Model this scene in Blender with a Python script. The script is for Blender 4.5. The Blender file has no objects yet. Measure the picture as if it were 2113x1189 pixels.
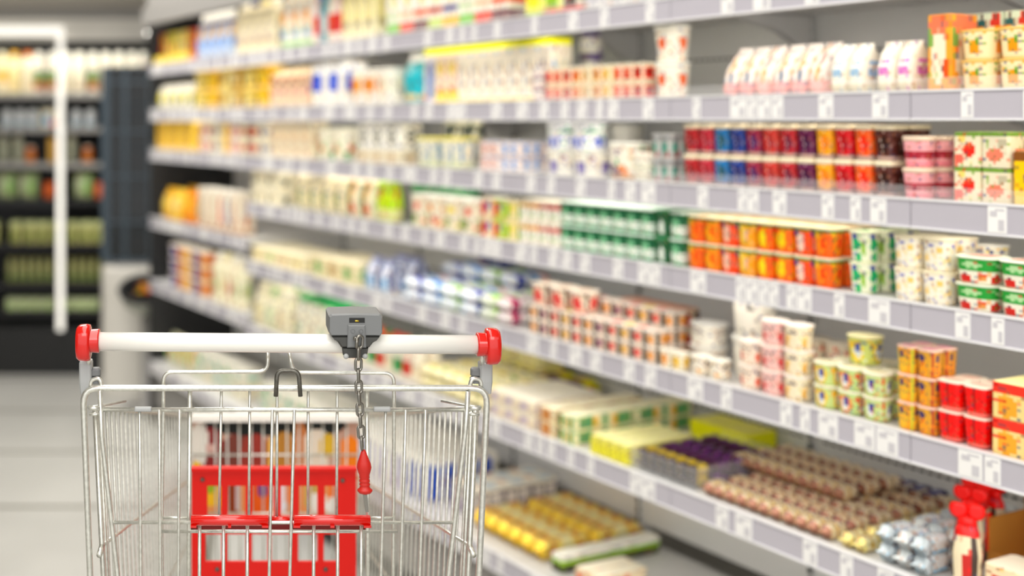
import bpy, math, random, re
from mathutils import Vector, Matrix
random.seed(7)
C = bpy.context.scene.collection
PI = math.pi

# ------------------------------------------------------------------ camera
F = 2300.0                      # focal length in pixels of the 2113 px wide frame
EYE = 1.5
cam_d = bpy.data.cameras.new('camera'); cam = bpy.data.objects.new('camera', cam_d); C.objects.link(cam)
cam.location = (0, 0, EYE); cam.rotation_euler = (PI/2, 0, 0)
cam_d.sensor_fit = 'HORIZONTAL'; cam_d.sensor_width = 36.0
cam_d.lens = 36.0*F/2113.0
cam_d.shift_x = (1056.5-520.0)/2113.0
cam_d.shift_y = -(594.5-250.0)/2113.0
cam_d.clip_start = 0.05
cam_d.dof.use_dof = True
cam_d.dof.focus_distance = 1.462
cam_d.dof.aperture_fstop = 1.75
bpy.context.scene.camera = cam

# ------------------------------------------------------------------ light
sc = bpy.context.scene
sc.view_settings.view_transform = 'Standard'
sc.view_settings.look = 'None'
sc.view_settings.gamma = 1.0
sc.view_settings.use_curve_mapping = False
sc.view_settings.exposure = 0.5
w = bpy.data.worlds.new('shop_light'); sc.world = w; w.use_nodes = True
w.node_tree.nodes['Background'].inputs[0].default_value = (1.0, 0.985, 0.955, 1)
w.node_tree.nodes['Background'].inputs[1].default_value = 1.0

def area(name, loc, rot, sx, sy, power, col=(1, .97, .92)):
    d = bpy.data.lights.new(name, 'AREA'); d.shape = 'RECTANGLE'; d.size = sx; d.size_y = sy
    d.energy = power; d.color = col
    o = bpy.data.objects.new(name, d); C.objects.link(o); o.location = loc; o.rotation_euler = rot
    return o
area('ceiling_light', (-0.2, 1.0, 3.05), (0, 0, 0), 1.2, 4.0, 45)
area('ceiling_light', (-1.0, 4.6, 3.05), (0, 0, 0), 1.0, 2.4, 55)
area('ceiling_light', (0.0, -1.6, 2.9), (math.radians(35), 0, 0), 3.0, 1.5, 40)

# ------------------------------------------------------------------ colour + materials
def lin(c):
    return tuple(((x/12.92) if x <= .04045 else ((x+.055)/1.055)**2.4) for x in c)
def H(s):
    return tuple(int(s[i:i+2], 16)/255 for i in (0, 2, 4))

def mat(name, col=None, rough=.5, metal=0.0, attr=False, coat=0.0, spec=.5, emis=None, es=0, noise=None):
    m = bpy.data.materials.new(name); m.use_nodes = True
    nt = m.node_tree; b = nt.nodes['Principled BSDF']
    b.inputs['Roughness'].default_value = rough; b.inputs['Metallic'].default_value = metal
    b.inputs['Coat Weight'].default_value = coat; b.inputs['Specular IOR Level'].default_value = spec
    src = None
    if attr:
        a = nt.nodes.new('ShaderNodeVertexColor'); a.layer_name = 'Col'; src = a.outputs['Color']
        nt.links.new(src, b.inputs['Base Color'])
    else:
        b.inputs['Base Color'].default_value = (*lin(col), 1)
    if noise:
        sc_, amt, c2 = noise
        tc = nt.nodes.new('ShaderNodeTexCoord'); n = nt.nodes.new('ShaderNodeTexNoise')
        n.inputs['Scale'].default_value = sc_; n.inputs['Detail'].default_value = 6
        nt.links.new(tc.outputs['Object'], n.inputs['Vector'])
        r = nt.nodes.new('ShaderNodeValToRGB'); r.color_ramp.elements[0].position = .35; r.color_ramp.elements[1].position = .7
        nt.links.new(n.outputs['Fac'], r.inputs['Fac'])
        mx = nt.nodes.new('ShaderNodeMix'); mx.data_type = 'RGBA'
        mu = nt.nodes.new('ShaderNodeMath'); mu.operation = 'MULTIPLY'; mu.inputs[1].default_value = amt
        nt.links.new(r.outputs['Color'], mu.inputs[0]); nt.links.new(mu.outputs[0], mx.inputs['Factor'])
        if src: nt.links.new(src, mx.inputs['A'])
        else: mx.inputs['A'].default_value = (*lin(col), 1)
        mx.inputs['B'].default_value = (*lin(c2), 1)
        nt.links.new(mx.outputs['Result'], b.inputs['Base Color'])
    if emis:
        b.inputs['Emission Color'].default_value = (*lin(emis), 1); b.inputs['Emission Strength'].default_value = es
    return m
M = {}
M['paper'] = mat('printed_card', attr=True, rough=.55, spec=.25)
M['plastic'] = mat('printed_plastic', attr=True, rough=.38, spec=.4)
M['foil'] = mat('printed_foil', attr=True, rough=.34, metal=.4)
M['steel'] = mat('shelf_steel', H('d9d8d6'), rough=.45, metal=.1)
M['back'] = mat('case_back_panel', H('e2e2df'), rough=.42, metal=.1, noise=(3, .25, H('c8c8c4')))
M['slot'] = mat('dark_slot', H('202020'), rough=.7)
M['rail'] = mat('rail_plastic', H('c0bcc5'), rough=.35, coat=.3)
M['railedge'] = mat('rail_edge', H('efeef0'), rough=.35)
M['dark'] = mat('case_dark', H('1b1b1c'), rough=.6)
M['trim'] = mat('grey_trim', H('9b9894'), rough=.5)
M['zinc'] = mat('zinc_wire', H('e8e8e0'), rough=.32, metal=.8, noise=(160, .5, H('b4b4ab')))
M['zincd'] = mat('worn_steel', H('75736c'), rough=.42, metal=.85, noise=(220, .6, H('4a4843')))
M['chain'] = mat('chain_steel', H('8d8a83'), rough=.3, metal=.95)
M['white'] = mat('handle_white', H('ebe9e2'), rough=.25, coat=.4)
M['red'] = mat('red_plastic', H('cf0f05'), rough=.18, coat=.5)
M['redm'] = mat('red_moulding', H('dc1206'), rough=.4, spec=.3)
M['redk'] = mat('red_rubber', H('c01c10'), rough=.4)
M['greyp'] = mat('grey_plastic', H('747677'), rough=.4)
M['greyl'] = mat('light_grey_plastic', H('a9abab'), rough=.4)
M['greyd'] = mat('dark_grey_plastic', H('3e3e3b'), rough=.45)
M['black'] = mat('black', H('0c0c0c'), rough=.5)
M['brass'] = mat('brass', H('c9a63c'), rough=.3, metal=1)
M['rubber'] = mat('wheel_rubber', H('55565a'), rough=.7)
M['conc'] = mat('counter_grey', H('dad6cd'), rough=.6, noise=(4, .3, H('bcb8ae')))
M['ledc'] = mat('cooler_led', H('ffffff'), emis=H('fffaf0'), es=16)
M['led'] = mat('led_tube', H('ffffff'), emis=H('fffaf0'), es=4.8)
M['slate'] = mat('slate_frame', H('35444f'), rough=.35)
M['bowl'] = mat('bowl_metal', H('b0b3a6'), rough=.35, metal=.4)
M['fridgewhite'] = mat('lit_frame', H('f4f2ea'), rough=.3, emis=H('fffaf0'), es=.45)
M['rimwhite'] = mat('rim_white', H('f4f2ea'), rough=.3)
M['ceil'] = mat('ceiling', H('cfc9be'), rough=.8, noise=(1.5, .3, H('b5afa3')))
M['wall'] = mat('wall', H('8a857c'), rough=.8, noise=(2, .2, H('7a756c')))

def glassy(name, tint, alpha, rough=.05):
    m = bpy.data.materials.new(name); m.use_nodes = True; nt = m.node_tree
    out = nt.nodes['Material Output']; b = nt.nodes['Principled BSDF']
    b.inputs['Base Color'].default_value = (*lin(tint), 1); b.inputs['Roughness'].default_value = rough
    t = nt.nodes.new('ShaderNodeBsdfTransparent'); mx = nt.nodes.new('ShaderNodeMixShader')
    mx.inputs[0].default_value = alpha
    nt.links.new(t.outputs[0], mx.inputs[1]); nt.links.new(b.outputs[0], mx.inputs[2]); nt.links.new(mx.outputs[0], out.inputs[0])
    return m
M['clear'] = glassy('clear_acrylic', (1, 1, 1), .10)
M['darkglass'] = glassy('dark_glass', H('1a2024'), .72, .06)
M['glass'] = glassy('door_glass', (.05, .06, .06), .06, .03)

# floor material: large light tiles with dark cross joints
def floor_mat():
    m = bpy.data.materials.new('floor_tiles'); m.use_nodes = True; nt = m.node_tree; b = nt.nodes['Principled BSDF']
    tc = nt.nodes.new('ShaderNodeTexCoord'); mp = nt.nodes.new('ShaderNodeMapping')
    mp.inputs['Location'].default_value = (0.15, -3.62, 0)
    br = nt.nodes.new('ShaderNodeTexBrick'); br.offset = .0; br.inputs['Scale'].default_value = 1
    br.inputs['Brick Width'].default_value = 1.45; br.inputs['Row Height'].default_value = .715
    br.inputs['Mortar Size'].default_value = .013; br.inputs['Mortar Smooth'].default_value = .3
    br.inputs['Color1'].default_value = (*lin(H('cbcac5')), 1); br.inputs['Color2'].default_value = (*lin(H('c5c4bf')), 1)
    br.inputs['Mortar'].default_value = (*lin(H('57523f')), 1)
    nt.links.new(tc.outputs['Object'], mp.inputs['Vector']); nt.links.new(mp.outputs[0], br.inputs['Vector'])
    n = nt.nodes.new('ShaderNodeTexNoise'); n.inputs['Scale'].default_value = 2.2; n.inputs['Detail'].default_value = 5
    nt.links.new(tc.outputs['Object'], n.inputs['Vector'])
    mx = nt.nodes.new('ShaderNodeMix'); mx.data_type = 'RGBA'; mx.blend_type = 'MULTIPLY'; mx.inputs['Factor'].default_value = .25
    nt.links.new(br.outputs['Color'], mx.inputs['A']); nt.links.new(n.outputs['Fac'], mx.inputs['B'])
    nt.links.new(mx.outputs['Result'], b.inputs['Base Color']); b.inputs['Roughness'].default_value = .35
    return m
M['floor'] = floor_mat()

# ------------------------------------------------------------------ mesh builder
class MB:
    def __init__(s): s.v = []; s.f = []; s.c = []; s.sm = []
    def add(s, vs, fs, cols=None, smooth=False):
        o = len(s.v); s.v += [tuple(x) for x in vs]
        for i, f in enumerate(fs):
            s.f.append(tuple(k+o for k in f)); s.sm.append(smooth)
            s.c.append(cols[i] if isinstance(cols, list) else (cols or (1, 1, 1)))
    def box(s, x0, x1, y0, y1, z0, z1, col=None):
        s.add([(x0,y0,z0),(x1,y0,z0),(x1,y1,z0),(x0,y1,z0),(x0,y0,z1),(x1,y0,z1),(x1,y1,z1),(x0,y1,z1)],
              [(0,3,2,1),(4,5,6,7),(0,1,5,4),(1,2,6,5),(2,3,7,6),(3,0,4,7)], col)
    def hexa(s, pts, col=None):        # 8 points, bottom 4 then top 4 (ccw)
        s.add(pts, [(0,3,2,1),(4,5,6,7),(0,1,5,4),(1,2,6,5),(2,3,7,6),(3,0,4,7)], col)
    def tube(s, pts, r, n=10, closed=False, col=None, radii=None):
        pts = [Vector(p) for p in pts]; m = len(pts); vs = []; fs = []
        T = []
        for i in range(m):
            if closed: t = pts[(i+1) % m]-pts[i-1]
            else: t = pts[min(i+1, m-1)]-pts[max(i-1, 0)]
            T.append(t.normalized())
        a = Vector((0, 0, 1)) if abs(T[0].z) < .9 else Vector((1, 0, 0))
        nrm = (a-T[0]*a.dot(T[0])).normalized()
        for i in range(m):
            nrm = (nrm-T[i]*nrm.dot(T[i])).normalized(); bn = T[i].cross(nrm)
            rr = radii[i] if radii else r
            for k in range(n):
                an = 2*PI*k/n; vs.append(pts[i]+(nrm*math.cos(an)+bn*math.sin(an))*rr)
        for i in range(m if closed else m-1):
            j = (i+1) % m
            for k in range(n):
                l = (k+1) % n; fs.append((i*n+k, i*n+l, j*n+l, j*n+k))
        if not closed:
            fs.append(tuple(range(n-1, -1, -1))); fs.append(tuple((m-1)*n+k for k in range(n)))
        s.add(vs, fs, col, True)
    def lathe(s, prof, c, axis='z', n=24, col=None):   # prof: (radius, height)
        vs = []; fs = []; m = len(prof)
        for r, h in prof:
            for k in range(n):
                a = 2*PI*k/n; p = (r*math.cos(a), r*math.sin(a), h)
                if axis == 'x': p = (h, p[0], p[1])
                if axis == 'y': p = (p[0], h, p[1])
                vs.append((c[0]+p[0], c[1]+p[1], c[2]+p[2]))
        for i in range(m-1):
            for k in range(n):
                l = (k+1) % n; fs.append((i*n+k, i*n+l, (i+1)*n+l, (i+1)*n+k))
        fs.append(tuple(range(n-1, -1, -1))); fs.append(tuple((m-1)*n+k for k in range(n)))
        s.add(vs, fs, col, True)
    def mesh(s, name, m):
        me = bpy.data.meshes.new(name); me.from_pydata(s.v, [], s.f)
        ca = me.color_attributes.new('Col', 'FLOAT_COLOR', 'CORNER')
        buf = []
        for f, c in zip(s.f, s.c):
            lu = (c[0]+c[1]+c[2])/3
            l = lin(tuple(min(1, max(0, lu+(q-lu)*1.22))**1.1 for q in c)); buf += [l[0], l[1], l[2], 1]*len(f)
        ca.data.foreach_set('color', buf)
        me.polygons.foreach_set('use_smooth', s.sm)
        me.materials.append(m if not isinstance(m, str) else M[m]); me.update()
        return me
    def build(s, name, m, parent=None):
        if parent is not None:
            l = parent.matrix_basis.inverted() if parent.parent is None else (parent.parent.matrix_basis @ parent.matrix_basis).inverted()
            s.v = [tuple(l @ Vector(p)) for p in s.v]
        o = bpy.data.objects.new(name, s.mesh(name, m)); C.objects.link(o)
        if parent is not None: o.parent = parent
        return o

def rnd(pts, rad, k=5, closed=False):     # round the corners of a polyline
    pts = [Vector(p) for p in pts]; out = []
    m = len(pts)
    for i in range(m):
        if not closed and i in (0, m-1): out.append(pts[i]); continue
        p = pts[i]; a = pts[i-1]-p; b = pts[(i+1) % m]-p
        r = min(rad, a.length*.49, b.length*.49)
        A = p+a.normalized()*r; B = p+b.normalized()*r
        for j in range(k+1):
            t = j/k; out.append(A*(1-t)**2+p*2*t*(1-t)+B*t*t)
    return out

def tag(o, label=None, cat=None, group=None, kind=None):
    if label:
        o['label'] = label
        n = len(label.split())
        if n > 16 or n < 4: print('LABEL LEN', n, label)
    if cat: o['category'] = cat
    if group: o['group'] = group
    if kind: o['kind'] = kind
    return o
def empty(name, loc, rz=0):
    o = bpy.data.objects.new(name, None); C.objects.link(o); o.location = loc; o.rotation_euler = (0, 0, rz)
    o.empty_display_size = .1
    return o

# ------------------------------------------------------------------ shelf frame of reference
Q = 2.12; XV = -580.0
TH = math.atan((520-XV)/F); ST, CT = math.sin(TH), math.cos(TH)
RZ = -(PI/2-TH)                     # local x runs along the case towards the near end, local y into the case
def P(u, v, z): return (Q-ST*u+CT*v, CT*u+ST*v, z)
def U(px, v=0.0):                   # distance along the case of a thing standing v behind the shelf front
    Z = F*(Q+v/CT)/(px-XV); return (Z-v*ST)/CT
DEP = .45
L = .553
JO = [1.088, 1.641, 2.194, 2.747, 3.300, 3.853, 4.406, 4.959, 5.512, 6.065]   # bay joints, near to far
S = {1: 1.771, 2: 1.551, 3: 1.360, 4: 1.176, 5: .9435, 6: .688, 7: .323}
SL = {1: 1.771, 2: 1.551, 3: 1.360, 4: 1.030, 6: .722, 7: .323}     # the far-left double bay

case_org = P(0, 0, 0)
def inframe(o_name, u, v, z): return empty(o_name, P(u, v, z), RZ)
def ubox(mb, u0, u1, v0, v1, z0, z1, col=None):
    a = [P(u1, v0, z0), P(u0, v0, z0), P(u0, v1, z0), P(u1, v1, z0)]
    mb.hexa(a+[(p[0], p[1], z1) for p in a], col)

# ------------------------------------------------------------------ room
def struct(name, mb, m):
    o = mb.build(name, m); o['kind'] = 'structure'; return o
b = MB(); b.box(-5, 4.5, -4, 8.2, -.1, 0); struct('floor', b, 'floor')
b = MB(); b.box(-5, 4.5, -1.0, 8.2, 3.1, 3.2); struct('ceiling', b, 'ceil')
b = MB(); b.box(-5, 4.5, 8.1, 8.2, 0, 3.1); struct('wall_back', b, 'wall')
b = MB(); b.box(-5.1, -5, -4, 8.2, 0, 3.1); struct('wall_left', b, 'wall')
b = MB(); b.box(4.5, 4.6, -4, 8.2, 0, 3.1); struct('wall_right', b, 'wall')

# ------------------------------------------------------------------ the dairy case
U0, U1 = JO[1], JO[-1]
case = inframe('refrigerated_display_case', U0, 0, 0)
tag(case, 'long grey open refrigerated dairy case running down the right side of the aisle', 'display case')
HT = 2.02
for i in range(1, 9):
    b = MB(); ubox(b, JO[i]+.004, JO[i+1]-.004, DEP+.005, DEP+.03, .36, HT)
    bp = b.build('back_panel', 'back', case)
    for hh in (.62, .735, .955, 1.66):
        s_ = MB()
        n = 26; st = (JO[i+1]-JO[i]-.05)/n
        for k in range(n):
            u = JO[i]+.025+k*st; ubox(s_, u, u+st*.6, DEP+.001, DEP+.004, hh, hh+.005)
        s_.build('perforation', 'slot', bp)
for i in range(1, 10):
    b = MB(); ubox(b, JO[i]-.003, JO[i]+.003, DEP-.002, DEP+.035, .33, HT)
    up = b.build('upright', 'back', case)
    b = MB()
    for k in range(60):
        z = .36+k*.027
        ubox(b, JO[i]-.0045, JO[i]+.0045, DEP-.006, DEP-.0025, z, z+.018)
    b.build('slot', 'slot', up)
b = MB(); ubox(b, U0, U1, .02, DEP+.0, .10, .290); b.build('base', 'trim', case)
b = MB(); ubox(b, U0, U1, .035, DEP+.03, .005, .10); b.build('kick_plate', 'dark', case)
b = MB(); ubox(b, U0, U1, -.02, DEP+.03, HT, HT+.28); b.build('canopy', 'trim', case)
b = MB(); ubox(b, U0, U1, -.045, -.02, HT-.055, HT+.03); b.build('canopy_trim', 'trim', case)
b = MB(); ubox(b, U0, U1, .03, .05, HT-.022, HT-.002); b.build('light_tube', 'led', case)
b = MB(); ubox(b, U1, U1+.02, .0, DEP+.03, .005, HT+.28); b.build('end_panel', 'dark', case)

def price_tag_colors(mb, u0, u1, v0, v1, z0, z1):
    ubox(mb, u0, u1, v0, v1, z0, z1, H('f6f5f3'))
    hgt = z1-z0; wd = u1-u0
    for (a0, a1, t0, t1) in ((.12, .42, .1, .5), (.5, .85, .62, .82), (.12, .6, .84, .9)):
        ubox(mb, u0+wd*a0, u0+wd*a1, v0-.0006, v0-.0001, z0+hgt*t0, z0+hgt*t1, H('d3d1d4'))
ORD = ['first','second','third','fourth','fifth','sixth','seventh','eighth','ninth','tenth','eleventh','twelfth','thirteenth',
       'fourteenth','fifteenth','sixteenth','seventeenth','eighteenth','nineteenth','twentieth','twenty-first','twenty-second','twenty-third','twenty-fourth']
SN = {1: 'top shelf', 2: 'second shelf', 3: 'third shelf', 4: 'fourth shelf', 5: 'fifth shelf', 6: 'sixth shelf', 7: 'bottom deck'}
trnd = random.Random(3)
def shelf(k, u0, u1, z, label, dep=DEP, riser=False, tags=True, led=False):
    root = inframe('shelf', (u0+u1)/2, 0, z-.012)
    tag(root, label, 'shelf', 'shelves of the dairy case')
    b = MB(); ubox(b, u0+.002, u1-.002, .004, dep-.008, z-.018, z-.001); b.build('shelf_board', 'steel', root)
    b = MB()
    ubox(b, u0+.001, u1-.001, -.006, .002, z-.046, z+.0)
    r = b.build('price_rail', 'rail', root)
    b = MB()
    ubox(b, u0+.001, u1-.001, -.009, .003, z+.0, z+.004); ubox(b, u0+.001, u1-.001, -.009, .003, z-.050, z-.046)
    b.build('rail_edge', 'railedge', r)
    if tags:
        u = u0+.02+trnd.random()*.03
        while u < u1-.06:
            wd = trnd.choice((.02, .025, .03, .03, .04))
            b = MB(); price_tag_colors(b, u, u+wd, -.0085, -.0062, z-.045, z-.001); b.build('price_tag', 'paper', r)
            u += wd+trnd.choice((.004, .02, .035, .05, .08, .12))
    if dep > .4 and k != 7:
        for uu in (u0+.006, u1-.009):
            b = MB()
            prof = [(.10, z-.02), (dep-.01, z-.02), (dep-.01, z-.10), (dep-.05, z-.095), (dep-.12, z-.06), (.2, z-.03)]
            n = len(prof); vs = [P(uu, v, h) for v, h in prof]+[P(uu+.003, v, h) for v, h in prof]
            b.add(vs, [tuple(range(n)), tuple(range(2*n-1, n-1, -1))]+[(i, (i+1) % n, n+(i+1) % n, n+i) for i in range(n)])
            b.build('bracket', 'steel', root)
    if riser:
        b = MB(); ubox(b, u0+.003, u1-.003, .0035, .0055, z+.004, z+.026); b.build('front_riser', 'clear', root)
    if led:
        b = MB(); ubox(b, u0+.09, u1-.03, .03, .045, z-.032, z-.019); b.build('light_tube', 'led', root)  # from the third shelf down, hidden tubes added to brighten the back panel
bayn = ['', 'nearest', 'second', 'third', 'fourth', 'fifth', 'sixth', 'seventh']
for k in range(1, 8):
    for i in range(1, 7):
        shelf(k, JO[i], JO[i+1], S[k], 'grey steel %s with price rail, %s bay from the right edge' % (SN[k], bayn[i] if i > 1 else 'first'),
              riser=k in (1, 2, 3), led=(k <= 6), dep=DEP if k != 1 else .45)
    if k in SL and k != 7:
        shelf(k, JO[7], JO[9], SL[k], 'grey steel %s with price rail in the far-left bay' % ({1: 'top shelf', 2: 'second shelf', 3: 'third shelf', 4: 'fourth shelf', 6: 'fifth shelf'}[k]), riser=k < 4, led=True)
shelf(7, JO[7], JO[9], SL[7], 'grey steel bottom deck with price rail in the far-left bay')

# ------------------------------------------------------------------ printed packaging
def paint(spec, side, s, t):
    col = spec.get('base', (1, 1, 1))
    if side == 'top':
        col = spec.get('topc', col)
        for op in spec.get('top', ()):
            a, b_, ra, rb, c = op
            if ((s-a)/ra)**2+((t-b_)/rb)**2 < 1: col = c
        return col
    if side == 'bottom': return spec.get('topc', col)
    for op in spec.get('ops', ()):
        k = op[0]
        if k == 'band':
            if op[1] <= t <= op[2]: col = op[3]
        elif k == 'ell':
            if ((s-op[1])/op[3])**2+((t-op[2])/op[4])**2 < 1: col = op[5]
        elif k == 'rect':
            if op[1] <= s <= op[2] and op[3] <= t <= op[4]: col = op[5]
        elif k == 'ring':
            d = ((s-op[1])/op[3])**2+((t-op[2])/op[4])**2
            if .45 < d < 1: col = op[5]
        elif k == 'txt':
            if op[1] <= s <= op[2] and op[3] <= t <= op[4]:
                if (int((s+3)*14) % 4) != 0: col = op[5]
    return col
def ring(hx, hy, p, n):
    out = []
    for k in range(n):
        a = 2*PI*(k+.5)/n; c, s = math.cos(a), math.sin(a)
        R = (abs(c)**p+abs(s)**p)**(-1/p); out.append((c*R*hx, s*R*hy))
    return out
def loft(mb, keys, spec, p=2.0, n=32, axis='z', rows=10, caps=True, wob=0, rs=None):
    """keys: (height, half x, half y[, power]); axis y lays the loft along the depth"""
    zs = [k[0] for k in keys]; z0, z1 = zs[0], zs[-1]; tot = (z1-z0) or 1
    rings = []
    for i in range(len(keys)-1):
        a, b_ = keys[i], keys[i+1]
        m = max(1, int(round(rows*abs(b_[0]-a[0])/tot)))
        for j in range(m):
            t = j/m; rings.append([a[q]*(1-t)+b_[q]*t for q in range(3)])
    rings.append(list(keys[-1][:3]))
    vs = []; fs = []; cs = []
    for (z, hx, hy) in rings:
        for (x, y) in ring(hx, hy, p, n):
            if wob and rs: x += rs.uniform(-wob, wob); y += rs.uniform(-wob, wob)
            vs.append((x, y, z))
    m = len(rings)
    for i in range(m-1):
        t = ((rings[i][0]+rings[i+1][0])/2-z0)/tot
        for k in range(n):
            l = (k+1) % n; a = 2*PI*(k+1)/n
            c, s_ = math.cos(a), math.sin(a)
            if abs(c) > abs(s_): side = 'right' if c > 0 else 'left'; s = s_/abs(c)
            else: side = 'front' if s_ < 0 else 'back'; s = c/abs(s_)
            if c < 0 and side == 'left': s = -s
            fs.append((i*n+k, i*n+l, (i+1)*n+l, (i+1)*n+k)); cs.append(paint(spec, side, s, t))
    if caps:
        for top in (False, True):
            z, hx, hy = rings[-1] if top else rings[0]
            base = (m-1)*n if top else 0; prev = list(range(base, base+n))
            for sc_ in (.7, .4, .12):
                o = len(vs)
                for (x, y) in ring(hx*sc_, hy*sc_, p, n): vs.append((x, y, z))
                cur = list(range(o, o+n))
                for k in range(n):
                    l = (k+1) % n
                    f = (prev[k], prev[l], cur[l], cur[k])
                    mid = vs[cur[k]]
                    fs.append(f if top else f[::-1]); cs.append(paint(spec, 'top' if top else 'bottom', mid[0]/(hx or 1), mid[1]/(hy or 1)))
                prev = cur
            fs.append(tuple(prev) if top else tuple(prev[::-1])); cs.append(paint(spec, 'top' if top else 'bottom', 0, 0))
    if axis == 'y':
        hz = max(k[2] for k in keys)
        vs = [(x, z, y+hz) for (x, y, z) in vs]; fs = [f[::-1] for f in fs]
    if spec.get('ops') and not spec.get('plain'):
        rr = random.Random(len(vs)*7+int(sum(cs[0])*1000)+len(spec['ops']))
        acc = spec.get('accent') or [o[-1] for o in spec['ops']]+[H('5a5a78'), H('a8785a')]
        for i in range((m-1)*n):
            if rr.random() < .22:
                a = rr.choice(acc); q = rr.uniform(.3, .75)
                cs[i] = tuple(cs[i][k]*(1-q)+a[k]*q for k in range(3))
    mb.add(vs, fs, cs, smooth=(p < 5))
    return mb

class Kind:
    """a kind of product: first root mesh, then parts; copied for every instance"""
    def __init__(s, name, cat, parts, w, d, h):
        s.name, s.cat, s.parts, s.w, s.d, s.h = name, cat, parts, w, d, h
        s.meshes = None; s.first = None
    def make(s, loc, rz, rx=0):
        if s.first is None:
            (nm, mb, m) = s.parts[0]
            r = bpy.data.objects.new(s.name, mb.mesh(s.name, m)); C.objects.link(r)
            for (nm, mb, m) in s.parts[1:]:
                c = bpy.data.objects.new(nm, mb.mesh(nm, m)); C.objects.link(c); c.parent = r
            s.first = r
        else:
            r = s.first.copy(); C.objects.link(r)
            for ch in s.first.children:
                c = ch.copy(); C.objects.link(c); c.parent = r
        r.location = loc; r.rotation_euler = (rx, 0, rz)
        return r
W_ = H('fbf8ee'); CR = H('f6eccb'); YE = H('f2d24a'); OR = H('f08a1e'); RE = H('dd1a12'); BL = H('2a50b8'); NV = H('1d2a70'); GR = H('2f9e4f'); DG = H('0f5a36')
LG = H('a9d97a'); TE = H('27b3c2'); PK = H('e79cb0'); PU = H('5a3a86'); BK = H('23201f'); BR = H('8a5a3a'); GY = H('a9a6a3'); MG = H('c0287a'); LB = H('9fc4e6'); BG = H('e2cfa8')
def cup(name, cat, w, h, spec, lid=W_, top=(), p=2.4, tap=.8, d=None, lidh=.08, m='plastic', n=32):
    d = d or w; a, b_ = w/2, d/2
    bo = MB(); loft(bo, [(0, a*tap*.9, b_*tap*.9), (h*.04, a*tap, b_*tap), (h*(1-lidh), a*.94, b_*.94)], spec, p=p, n=n)
    li = MB(); loft(li, [(h*(1-lidh)+.0003, a*.97, b_*.97), (h*(1-lidh*.6), a, b_), (h*(1-lidh*.2), a, b_), (h, a*.95, b_*.95)], dict(base=lid, topc=lid, top=top), p=p, n=n, rows=3)
    return Kind(name, cat, [('body', bo, m), ('lid', li, 'plastic')], w, d, h)
def boxk(name, cat, w, d, h, spec, m='paper', n=40):
    bo = MB(); a, b_ = w/2, d/2
    e = min(w, d, h)*.03
    loft(bo, [(0, a-e, b_-e), (e, a, b_), (h-e, a, b_), (h, a-e, b_-e)], spec, p=16, n=n, rows=12)
    return Kind(name, cat, [('body', bo, m)], w, d, h)
def bottle(name, cat, w, h, spec, capc, p=2.2, neck=.3, capw=.24, shoulder=.72, d=None, caph=.12):
    d = d or w; a, b_ = w/2, d/2; bo = MB()
    hc = h*(1-caph)
    loft(bo, [(0, a*.9, b_*.9), (h*.03, a, b_), (h*shoulder*.5, a*.98, b_*.98), (h*shoulder, a, b_), (h*(shoulder+.08), a*.8, b_*.8), (hc, a*neck*1.3, b_*neck*1.3)], spec, p=p, n=32)
    ca = MB(); loft(ca, [(hc+.0003, w*capw, w*capw), (h*.99, w*capw, w*capw), (h, w*capw*.85, w*capw*.85)], dict(base=capc, topc=capc), p=2, n=20, rows=3)
    return Kind(name, cat, [('body', bo, 'plastic'), ('cap', ca, 'plastic')], w, d, h)
def carton(name, cat, w, h, spec, capc=None, d=None):
    d = d or w; a, b_ = w/2, d/2; bo = MB()
    loft(bo, [(0, a, b_), (h*.78, a, b_), (h*.93, a*.97, b_*.12), (h, a*.97, b_*.10)], spec, p=14, n=32)
    parts = [('body', bo, 'paper')]
    if capc:
        ca = MB(); ca.lathe([(w*.17, h*.82), (w*.17, h*.93), (w*.14, h*.95)], (0, -b_*.5, 0), col=capc, n=16)
        parts.append(('cap', ca, 'plastic'))
    return Kind(name, cat, parts, w, d, h)
def bag(name, cat, w, d, h, spec, m='plastic', seed=1, lean=0):
    rs = random.Random(seed); bo = MB(); a, b_ = w/2, d/2
    loft(bo, [(0, a*.85, b_*.7), (h*.12, a*.97, b_*.97), (h*.5, a*.96, b_), (h*.8, a*.95, b_*.6), (h*.92, a*.93, b_*.12), (h, a*.97, b_*.08)], spec, p=3.2, n=32, wob=min(w, d)*.012, rs=rs, rows=12)
    if lean: bo.v = [(x, y+lean*z, z) for x, y, z in bo.v]
    return Kind(name, cat, [('body', bo, m)], w, d+abs(lean)*h, h)
def bar(name, cat, w, ln, h, spec, m='foil', seed=1, p=3.5, crimp=.12):
    rs = random.Random(seed); bo = MB(); a, b_ = w/2, h/2; c = crimp
    loft(bo, [(-ln/2, a*.95, b_*.12), (-ln/2+ln*c*.6, a*.7, b_*.25), (-ln/2+ln*c, a*.98, b_), (0, a, b_), (ln/2-ln*c, a*.98, b_), (ln/2-ln*c*.6, a*.7, b_*.25), (ln/2, a*.95, b_*.12)],
         spec, p=p, n=24, axis='y', wob=min(w, h)*.03, rs=rs, rows=14)
    zmin = min(v[2] for v in bo.v); bo.v = [(x, y, z-zmin) for x, y, z in bo.v]
    return Kind(name, cat, [('body', bo, m)], w, ln, h*1.02)

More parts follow.
